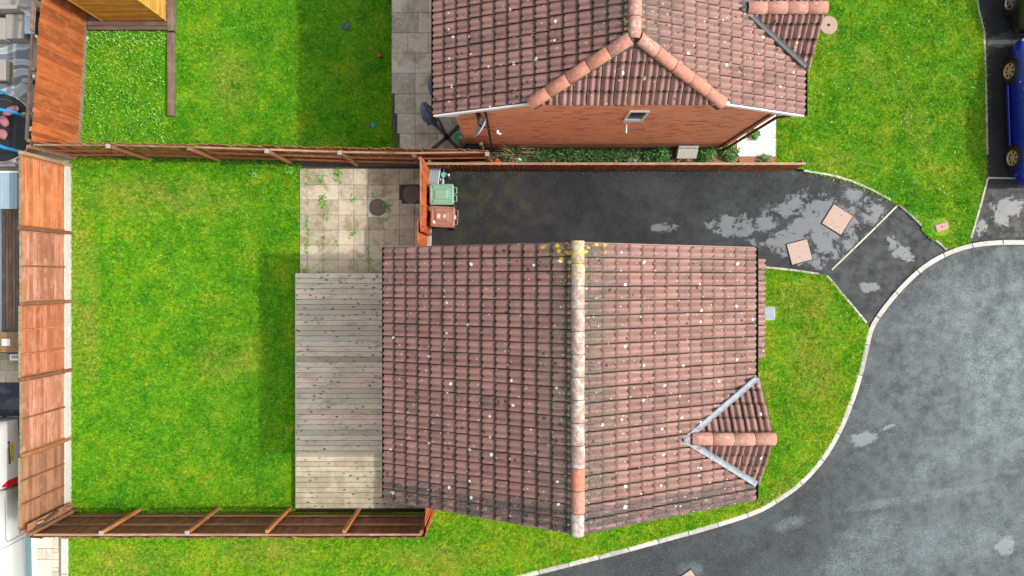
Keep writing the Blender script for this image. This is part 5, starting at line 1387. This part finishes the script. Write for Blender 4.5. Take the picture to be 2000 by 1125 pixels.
# corner sofa
def wick(t, name, px0, py0, px1, py1, z0, z1, m, top=None):
    a, b = P2(px0, py1, z1), P2(px1, py0, z1)
    return obj(name, *xf(bev_box(b[0] - a[0], b[1] - a[1], z1 - z0, .02), Tm((a[0] + b[0]) / 2, (a[1] + b[1]) / 2, z0)), MT[m], t)
t = thing('wicker_sofa', 'grey wicker corner sofa on the patio behind tall fence', 'sofa', (*P2(0, 50), 0))
wick(t, 'backrest', -60, 9, 34, 17, .03, .72, 'wick'); s_ = wick(t, 'seat', 10, 27, 46, 75, .03, .40, 'wick'); wick(t, 'seat', -30, 34, 9.3, 77, .03, .40, 'wick')
for k in range(6): wick(s_, 'seat_slat', 11, 29 + k * 7.6, 44, 34.5 + k * 7.6, .401, .412, 'wick')
wick(t, 'side_box', 38.5, 6, 64, 14, .03, .60, 'wick')
t = thing('wicker_stool', 'square wicker footstool on the swirled rug', 'stool', (*P2(5, 140), 0))
wick(t, 'base', -22, 116, 10, 157, .015, .36, 'wickd'); wick(t, 'cushion_top', -23, 115.5, 10, 157, .361, .40, 'wick')
t = thing('side_table', 'pale blue glass side table beside the wicker sofa', 'table', (*P2(56, 45), 0))
MT['iceglass'] = m_plain('pale_blue_glass', (.42, .50, .58), .12, .2, 12)
wick(t, 'frame', 47.5, 22, 66, 66, .03, .42, 'gun'); wick(t, 'glass_top', 46.5, 20, 67, 66, .421, .44, 'iceglass')
x, y = P2(58, 22, .5); t = thing('rope_coil', 'coil of white rope on the pale blue side table', 'rope', (x, y, .44))
for k in range(5): obj('loop', *tube([(x + (.05 + .02 * k) * 1.2 * math.cos(q * PI / 8 + k) , y + (.05 + .022 * k) * math.sin(q * PI / 8 + k), .46 + .012 * k + .01 * math.sin(q)) for q in range(15)], .011, 6), MT['paper'], t)
t = thing('low_bench', 'small grey bench at the edge of the rug', 'bench', (*P2(48, 160), 0)); wick(t, 'seat', 41, 152, 62, 162, .28, .33, 'wick'); wick(t, 'leg', 43, 153, 46, 161, .01, .279, 'gun'); wick(t, 'leg', 57, 153, 60, 161, .01, .279, 'gun')
# trampoline
MT['net'] = m_plain('black_mat', (.014, .016, .018), .7, .3, 30); MT['pinkc'] = m_plain('dusky_pink_cushion', (.36, .14, .16), .85, .3, 12); MT['blueF'] = plastic('blue_foam', (.02, .30, .70))
tx, ty = P2(24, 250, .55); 
t = thing('trampoline', 'black trampoline with blue foam poles behind the fence corner', 'trampoline', (tx, ty, 0))
R_ = .98
tx -= .35
obj('mat', *lathe([(R_ * .84, .55), (.001, .548)], 40, False), MT['net'], t, Tm(tx, ty, 0))
obj('frame', *lathe([(R_ + .025 * math.cos(q * PI / 4), .55 + .025 * math.sin(q * PI / 4)) for q in range(9)], 40, False, False), MT['zinc'], t, Tm(tx, ty, 0))
obj('spring_pad', *lathe([(R_, .585), (R_ * .93, .60), (R_ * .85, .58)], 40, False, False), MT['net'], t, Tm(tx, ty, 0))
for k in range(6):
    a = rad(15 + 60 * k); c, s_ = math.cos(a), math.sin(a)
    pl = obj('pole', *tube([(tx + c * R_, ty + s_ * R_, .02), (tx + c * (R_ + .04), ty + s_ * (R_ + .04), 1.35), (tx + c * (R_ - .12), ty + s_ * (R_ - .12), 1.95)], .022, 8), MT['zinc'], t)
    obj('foam_sleeve', *tube([(tx + c * (R_ + .01), ty + s_ * (R_ + .01), .65), (tx + c * (R_ + .04), ty + s_ * (R_ + .04), 1.35), (tx + c * (R_ - .10), ty + s_ * (R_ - .10), 1.9)], .042, 8), MT['blueF'], pl)
obj('top_hoop', *lathe([(R_ - .12 + .012 * math.cos(q * PI / 3), 1.95 + .012 * math.sin(q * PI / 3)) for q in range(7)], 40, False, False), MT['w_rail'], t, Tm(tx, ty, 0))
x, y = P2(47, 224, .65); tag(obj('ball', *lathe([(.075 * math.sin(PI * j / 12) + .0005, .075 - .075 * math.cos(PI * j / 12)) for j in range(13)], 20), MT['yel'], None, Tm(x, y, .56), True), 'yellow-green ball lying on the trampoline', 'ball')
for i, (a, b, s1, s2) in enumerate([(20, 216, .26, .12), (7, 237, .13, .18), (4, 262, .14, .16)]):
    x, y = P2(a, b, .66); tag(obj('cushion', *lump(s1, s2, .08, 70 + i, 12, 7, .10), MT['pinkc'], None, Tm(x, y, .64) @ Rz(.4), True), ['long dusky pink cushion on the upper part of trampoline', 'small dark pink cushion in middle of trampoline edge', 'pink cushion on the lower part of trampoline edge'][i], 'cushion')
x, y = P2(53, 250, 1.6); tag(obj('net_tag', *xf(bev_box(.14, .12, .02, .003), Tm(x, y, 1.5)), MT['paper']), 'white tag hanging at the trampoline net', 'tag')
MT['lilac'] = m_plain('pale_lilac_cloth', (.62, .55, .62), .9, .08, 10)
x, y = P2(8, 314, .3); t = thing('blanket', 'pale lilac blanket with blue fringe below the trampoline', 'blanket', (x, y, 0))
obj('cloth', *xf(bev_box(.62, .32, .05, .02), Tm(x, y, .25)), MT['lilac'], t)
for k in range(9): obj('fringe', *tube([(x - .28 + k * .07, y + .15, .30), (x - .27 + k * .07, y + .24, .27)], .015, 5), MT['blueF'], t)
# corrugated lean-to, sleepers and the strip of dark matting
MT['sheetb'] = m_plain('blue_grey_sheet', (.28, .38, .45), .35, .12, 4)
def px_box(name, px0, py0, px1, py1, z0, z1, mat, parent=None, b=.004):
    a, c = P2(px0, py1, z1), P2(px1, py0, z1)
    return obj(name, *xf(bev_box(c[0] - a[0], c[1] - a[1], z1 - z0, b), Tm((a[0] + c[0]) / 2, (a[1] + c[1]) / 2, z0)), MT[mat], parent)
t = thing('lean_to', 'pale blue corrugated sheet roof with white edge behind panel fence', 'shelter', (*P2(10, 370), 0))
for k in range(10): px_box('sheet_rib', -38 + k * 7.2, 337, -38 + k * 7.2 + 6.8, 408, 1.20, 1.215 + .008 * (k % 2), 'sheetb', t)
px_box('white_edge', -40, 334, 35, 337, 1.17, 1.26, 'white', t)
for a in (-36, 30): px_box('post', a, 340, a + 4, 344, 0, 1.16, 'w_brown', t)
t = thing('timber_deck', 'dark brown plank walkway behind the panel fence', 'deck', (*P2(20, 520), 0))
for k in range(5): px_box('plank', 4 + k * 6.6, 404, 10 + k * 6.6, 645, .05, .30 - .012 * (k % 2), 'w_browny', t)
px_box('edge_trim', -20, 404, 3, 660, .03, .26, 'sheetb', t)
wheelie(12, 669, rad(0), 'bin_tan', 'bin_bodyb', 'tan wheelie bin with pale panel behind the panel fence', 'wheelie bins behind the fence', [('lid_panel', xf(bev_box(.24, .2, .006, .002), Tm(-.05, 0, 1.067)), 'paper')], .95)
t = thing('plastic_crate', 'narrow white plastic crate below the tan bin', 'crate', (*P2(28, 698), 0)); px_box('tray', 18, 692, 38, 704, .1, .5, 'white', t, .02); px_box('slot', 22, 695, 36, 700, .501, .506, 'cap', t, .001)
px_box('shadow_board', -30, 690, 17, 694, .0, .35, 'w_old', t)
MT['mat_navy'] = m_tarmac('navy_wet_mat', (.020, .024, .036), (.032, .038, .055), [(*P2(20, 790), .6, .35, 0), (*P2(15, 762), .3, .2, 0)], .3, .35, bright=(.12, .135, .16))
xa, ya = P2(-60, 812); xb, yb = P2(62, 747)
tag(obj('rubber_mat', *xf(bev_box(xb - xa, yb - ya, .02, .004), Tm((xa + xb) / 2, (ya + yb) / 2, -.004)), MT['mat_navy']), 'dark navy wet mat on beige yard behind fence', 'mat')
cells = []
for i, (ya, yb) in enumerate([(702, 724), (724, 747), (812, 835)]):
    for j in range(5):
        a = P2(-50 + j * 26 + i * 9, yb); b = P2(-50 + (j + 1) * 26 + i * 9, ya); cells.append((a[0], a[1], b[0], b[1]))
slabs('yard_paving', 'beige slabs of the yard behind the panel fence', cells, .01, 'nbpave', polyP([(-60, 700), (80, 700), (80, 746), (-60, 746)]))
cells = []
for (a, b, c, d_) in [(40, 1038, 103, 1071), (40, 1071, 91, 1092), (91, 1071, 103, 1092), (40, 1092, 103, 1130), (40, 1130, 103, 1165), (103, 1038, 115, 1071), (103, 1071, 115, 1080), (103, 1080, 115, 1092), (103, 1092, 115, 1108), (103, 1108, 115, 1116), (103, 1116, 115, 1150)]:
    p, q = P2(a, d_), P2(c, b); cells.append((p[0], p[1], q[0], q[1]))
slabs('cream_paving', 'cream slabs with narrow border beside the white van', cells, .02, 'creamslab', polyP([(-60, 1036), (116, 1036), (116, 1200), (-60, 1200)]), gap=.01)
lw2 = thing('concrete_edging', 'pale concrete edging between cream slabs and front grass', 'edging', (*P2(125, 1090), 0))
for k, (ya, yb) in enumerate([(1052, 1121), (1122, 1180)]): px_box('edging_block', 119, ya, 132, yb, -.05, .05, 'concrete', lw2, .01)

# ------------------------------------------------------------------ cars
def car_paint(name, c, coat=.6):
    g = G(name); return g.done(c, .32, metal=.15, **{'Coat Weight': coat, 'Coat Roughness': .05})
MT['blue'] = car_paint('deep_blue_paint', (.008, .020, .42)); MT['blackp'] = car_paint('black_paint', (.012, .013, .016)); MT['whitep'] = car_paint('white_paint', (.74, .77, .78))
MT['gold'] = m_plain('gold_alloy', (.62, .50, .26), .35, .1, 8, metal=.4); MT['silver'] = m_plain('silver_alloy', (.50, .51, .53), .3, .1, 8, metal=.7)
MT['redlamp'] = m_plain('red_lamp', (.55, .010, .016), .15, .2, 20); MT['lamp'] = m_plain('clear_lamp', (.6, .62, .64), .1, .1); MT['plate'] = m_plain('yellow_plate', (.78, .62, .02), .4, .05)
def wheel(t, M, x, y, side, r, rimm, spokes=7):
    W = M @ Tm(x, y, r) @ Ry(side * PI / 2)
    wh = obj('wheel', *lathe([(r * .5, -.11), (r * .93, -.11), (r, -.075), (r, .075), (r * .93, .105), (r * .72, .11), (r * .68, .09)], 32, True, False), MT['rubber'], t, W, True)
    rim = obj('rim', *lathe([(r * .70, .07), (r * .71, .105), (r * .65, .105), (r * .63, .04)], 32, False, False), MT[rimm], wh, W, True)
    obj('brake_disc', *lathe([(r * .66, .01), (.001, .012)], 24, False), MT['black'], wh, W)
    parts = []
    for k in range(spokes):
        a = 2 * PI * k / spokes; c, s_ = math.cos(a), math.sin(a)
        parts.append(bar((c * .03, s_ * .03, .095), (c * r * .66, s_ * r * .66, .085), .045, .03, up=(0, 0, 1)))
    parts.append(lathe([(.06, .06), (.055, .105), (.002, .11)], 14))
    obj('spokes', *join(*parts), MT[rimm], wh, W)
def car(name, label, M, paint, rimm, L=4.4, wid=1.74, ht=1.42, wb=2.53, fo=.86, hood=.92, group=None, spokes=7, estate=False, wr=.32):
    """+y is the front; origin on the ground at the middle of the rear axle"""
    t = thing(name, label, 'car', tuple(M.translation), group)
    yr = -(L - wb - fo); yf = wb + fo; hw = wid / 2
    def sec(y, w_, zs, zb, zt, crown=.05):
        return [(-w_ * .90, y, zs), (-w_ * .985, y, zs + .10), (-w_, y, (zs + zb) / 2), (-w_ * .985, y, zb - .06), (-w_ * .93, y, zb), (-w_ * .6, y, zt - .01), (0, y, zt + crown * .3), (w_ * .6, y, zt - .01), (w_ * .93, y, zb), (w_ * .985, y, zb - .06), (w_, y, (zs + zb) / 2), (w_ * .985, y, zs + .10), (w_ * .90, y, zs)]
    belt = .90
    S = [sec(yr, hw * .78, .40, .72, .74), sec(yr + .06, hw * .90, .28, .82, .84), sec(yr + .35, hw * .985, .22, .90, .95), sec(-.40, hw, .20, .92, .97), sec(.45, hw * .985, .19, .92, .95), sec(1.2, hw * .98, .19, .91, .93), sec(wb - .55, hw * .985, .19, .90, .92), sec(wb, hw, .20, .86, .90), sec(wb + .4, hw * .97, .21, .78, .82), sec(yf - .12, hw * .88, .24, .66, .72), sec(yf, hw * .70, .34, .56, .60)]
    v, f = loft(S)
    body = obj('body', v, f, MT[paint], t, M, True)
    # cabin: glass house with painted roof
    yb0, yb1 = (yr + .10, -.05) if estate else (yr + .55, .15)
    g0 = [(-hw * .90, yb0, .90), (-hw * .92, .9, .91), (-hw * .90, wb - .55, .90), (hw * .90, wb - .55, .90), (hw * .92, .9, .91), (hw * .90, yb0, .90)]
    g1 = [(-hw * .66, yb1, ht - .03), (-hw * .70, .75, ht), (-hw * .66, wb - 1.25, ht - .02), (hw * .66, wb - 1.25, ht - .02), (hw * .70, .75, ht), (hw * .66, yb1, ht - .03)]
    obj('windows', *loft([g0, g1]), MT['glass'], t, M)
    g2 = [(x * 1.02, y, z - .02) for x, y, z in g1]; g3 = [(x * .9, y * .98 + .01, z + .03) for x, y, z in g1]
    obj('roof', *loft([g2, [(x * 1.0, y, z + .012) for x, y, z in g1], g3]), MT[paint], t, M, True)
    for i in range(6): 
        a = Vector(g0[i]); b = Vector(g1[i]); k = Vector((math.copysign(.012, a.x), 0, .008)); obj('pillar', *bar(a + k, b + k, .06, .04), MT[paint], t, M)
    for sd in (-1, 1):
        for y in (0, wb):
            obj('wheel_arch', *xf(lathe([(wr + .075, -.10), (wr + .075, .0), (wr + .05, .012), (wr + .02, .0), (.02, -.02)], 28), Tm(sd * (hw - .012), y, wr) @ Ry(sd * PI / 2)), MT['black'], t, M)
            wheel(t, M, sd * (hw - .085), y, sd, wr, rimm, spokes)
        for q in (.55, 1.55): obj('door_seam', *bar((sd * (hw + .001), q, .28), (sd * (hw - .005), q, .86), .012), MT['black'], t, M)
        obj('sill', *xf(bev_box(.05, wb - .75, .09, .02), Tm(sd * (hw - .005), wb / 2, .17)), MT[paint], t, M)
        obj('mirror', *xf(bev_box(.18, .10, .13, .03), Tm(sd * (hw + .07), wb - .72, .90)), MT[paint], t, M)
        obj('door_handle', *xf(bev_box(.03, .16, .035, .008), Tm(sd * (hw + .0), .75, .78)), MT[paint], t, M)
        obj('headlamp', *xf(bev_box(.34, .18, .12, .04), Tm(sd * hw * .62, yf - .13, .58)), MT['lamp'], t, M)
        obj('tail_lamp', *xf(bev_box(.30, .10, .16, .03), Tm(sd * hw * .66, yr + .05, .64)), MT['redlamp'], t, M)
        obj('indicator', *xf(lathe([(.022, 0), (.02, .012), (.001, .015)], 12), Tm(sd * (hw - .02), wb - .42, .70) @ Ry(sd * PI / 2)), MT['lamp'], t, M)
        obj('mud_flap', *xf(bev_box(.16, .015, .22), Tm(sd * (hw - .08), -wr - .05, .10)), MT['black'], t, M)
        obj('mud_flap', *xf(bev_box(.16, .015, .22), Tm(sd * (hw - .08), wb - wr - .05, .10)), MT['black'], t, M)
    return t, hw
def aim(px, py, z): return Vector(P(px, py, z))
rw = aim(1986, 308, .32); fw = aim(1980, 138, .32)
ang = math.atan2(fw.y - rw.y, fw.x - rw.x) - PI / 2
wbl = (fw - rw).length
M = Tm(rw.x, rw.y, -.026) @ Rz(ang) @ Tm(.87 - .10, 0, 0)
car('car', 'deep blue car with gold spoked wheels on the side drive', M, 'blue', 'gold', wb=wbl, fo=.88, L=4.28)
rw = aim(1981, 2, .32)
M = Tm(rw.x, rw.y, -.026) @ Rz(rad(0)) @ Tm(.87 - .08, 0, 0)
car('car', 'black car with silver wheels at the top right corner', M, 'blackp', 'silver', spokes=5)

# white van nosed away behind the panel fence: rear face toward the fence
def vehicle_box(t, name, M, secs, mat, smooth=True): return obj(name, *loft(secs), MT[mat], t, M, smooth)
VX, VY = -14.28, -4.95
t = thing('white_van', 'white van with yellow number plate and red tail lamp behind fence', 'van', (VX - 2, VY, 0))
M = Tm(VX, VY, 0) @ Rz(rad(3))
def vs(x, hw, z0, z1, r=.14): 
    pts = [(-hw, z0), (hw, z0), (hw, z1 * .62), (hw - .10, z1 - r), (hw - .22, z1 - .02), (0, z1 + .02), (-hw + .22, z1 - .02), (-hw + .10, z1 - r), (-hw, z1 * .62)]
    return [(x, a, b) for a, b in pts]
obj('body', *loft([vs(-4.4, .72, .45, .95), vs(-4.0, .86, .25, 1.15), vs(-3.0, .92, .22, 1.75), vs(-2.0, .94, .22, 1.92), vs(-.45, .94, .22, 1.90), vs(-.12, .93, .24, 1.78), vs(0, .90, .32, 1.15), vs(.02, .86, .36, .95)]), MT['whitep'], t, M, True)
obj('bumper', *xf(bev_box(.16, 1.86, .26, .05), Tm(.05, 0, .28)), MT['black'], t, M)
obj('rear_window', *xf(bev_box(.015, 1.3, .42, .004), Tm(-.055, .02, 1.30) @ Ry(rad(-12))), MT['glass'], t, M)
hd = obj('tailgate_seam', *join(bar((.0, -.72, .5), (-.10, -.74, 1.70), .012), bar((.0, .72, .5), (-.10, .74, 1.70), .012)), MT['gun'], t, M)
for sd in (-1, 1):
    if sd < 0: lm = obj('tail_lamp', *loft([[(.035, sd * .80 - .11, .62), (.035, sd * .80 + .10, .62), (-.08, sd * .80 + .12, .62), (-.08, sd * .80 - .11, .62)], [(.015, sd * .80 - .10, 1.02), (.015, sd * .80 + .09, 1.02), (-.12, sd * .80 + .12, 1.02), (-.12, sd * .80 - .10, 1.02)], [(-.03, sd * .80 - .06, 1.18), (-.03, sd * .80 + .07, 1.18), (-.16, sd * .80 + .08, 1.18), (-.16, sd * .80 - .06, 1.18)]]), MT['redlamp'], t, M)
    if sd < 0: obj('lamp_lens', *xf(bev_box(.03, .12, .09, .01), Tm(.03, sd * .78, .56)), MT['lamp'], lm, M)
    for xw in (-.85, -3.4): wheel(t, M @ Rz(PI / 2), sd * .84, -xw, sd, .31, 'silver', 5)
    obj('roof_rail', *tube([(-.5, sd * .70, 1.93), (-2.8, sd * .70, 1.90)], .014, 6), MT['gun'], t, M)
hn = obj('plate_recess', *xf(bev_box(.05, .64, .05, .01), Tm(.02, .05, .93)), MT['gun'], t, M)
npl = obj('number_plate', *xf(bev_box(.014, .52, .115, .003), Tm(.035, .05, .80)), MT['plate'], t, M)
cu = bpy.data.curves.new('plate_text', 'FONT'); cu.body = 'AP17 ZJC'; cu.size = .115; cu.align_x = 'CENTER'; cu.align_y = 'CENTER'; cu.extrude = .001
to = bpy.data.objects.new('plate_text_source', cu); COL.objects.link(to); bpy.context.view_layer.update()
dg = bpy.context.evaluated_depsgraph_get(); mtx = bpy.data.meshes.new_from_object(to.evaluated_get(dg)); COL.objects.unlink(to); bpy.data.objects.remove(to)
mtx.materials.clear(); mtx.materials.append(MT['black'])
inst('plate_lettering', mtx, npl, M @ Tm(.0435, .05, .857) @ Rz(PI / 2) @ Rx(PI / 2))
# camper van behind it, its near side toward the cream slabs
MT['skirt'] = m_plain('grey_blue_skirt', (.09, .16, .19), .45, .15, 6)
t = thing('camper_van', 'white camper van with grey-blue skirt beside the cream slabs', 'van', (-15.2, -8.0, 0))
M = Tm(-15.20, -6.0, 0) @ Rz(rad(91.0))
obj('body', *loft([vs(-4.6, .80, .42, 1.1), vs(-4.3, .90, .38, 1.6), vs(-3.4, .94, .37, 2.1), vs(-.5, .94, .37, 2.15), vs(-.12, .93, .38, 2.05), vs(0, .86, .45, 1.5)]), MT['whitep'], t, M, True)
for sd in (-1, 1):
    obj('skirt', *xf(bev_box(4.0, .05, .27, .01), Tm(-2.25, sd * .925, .11)), MT['skirt'], t, M)
    obj('step_trim', *xf(bev_box(3.9, .10, .09, .015), Tm(-2.25, sd * .96, .015)), MT['white'], t, M)
    obj('door_seam', *tube([(-1.40, sd * .948, .40), (-1.40, sd * .948, 1.02), (-1.36, sd * .948, 1.08), (-1.28, sd * .946, 1.11), (-.12, sd * .945, 1.11)], .007, 6), MT['gun'], t, M)
    obj('body_seam', *tube([(-1.52, sd * .948, .40), (-1.52, sd * .945, 1.30)], .006, 6), MT['gun'], t, M)
    obj('side_window', *xf(bev_box(1.5, .012, .42, .004), Tm(-2.6, sd * .925, 1.42) @ Rx(sd * .12)), MT['glass'], t, M)
    for xw in (-1.0, -3.6): wheel(t, M @ Rz(PI / 2), sd * .80, -xw, sd, .30, 'silver', 5)
# leaf litter and grit along kerb and drive edges
MT['litterleaf'] = m_leaf('dry_leaf_litter', (.10, .07, .04), (.32, .24, .13))
ko = [q for q in kerb_out if -9.6 < q[1] < 1.4]
x1_, y1_ = along(offset_line(ko, .0), 700, .07)
x2_, y2_ = along(polyP([(850, 337), (1570, 339), (1700, 376)]), 260, .05); x3_, y3_ = along(polyP([(1928, 60), (1930, 340), (1900, 455)]), 160, .06)
x = np.concatenate([x1_, x2_, x3_]); y = np.concatenate([y1_, y2_, y3_]); z = np.concatenate([np.full(700, -.095), np.full(420, -.014)])
tag(leaf_mesh('leaf_litter', x, y, z, .028, MT['litterleaf'], tilt=.15), 'dry leaf litter gathered along kerb and drive edges', 'leaves', kind='stuff')
print('objects:', len(bpy.data.objects))
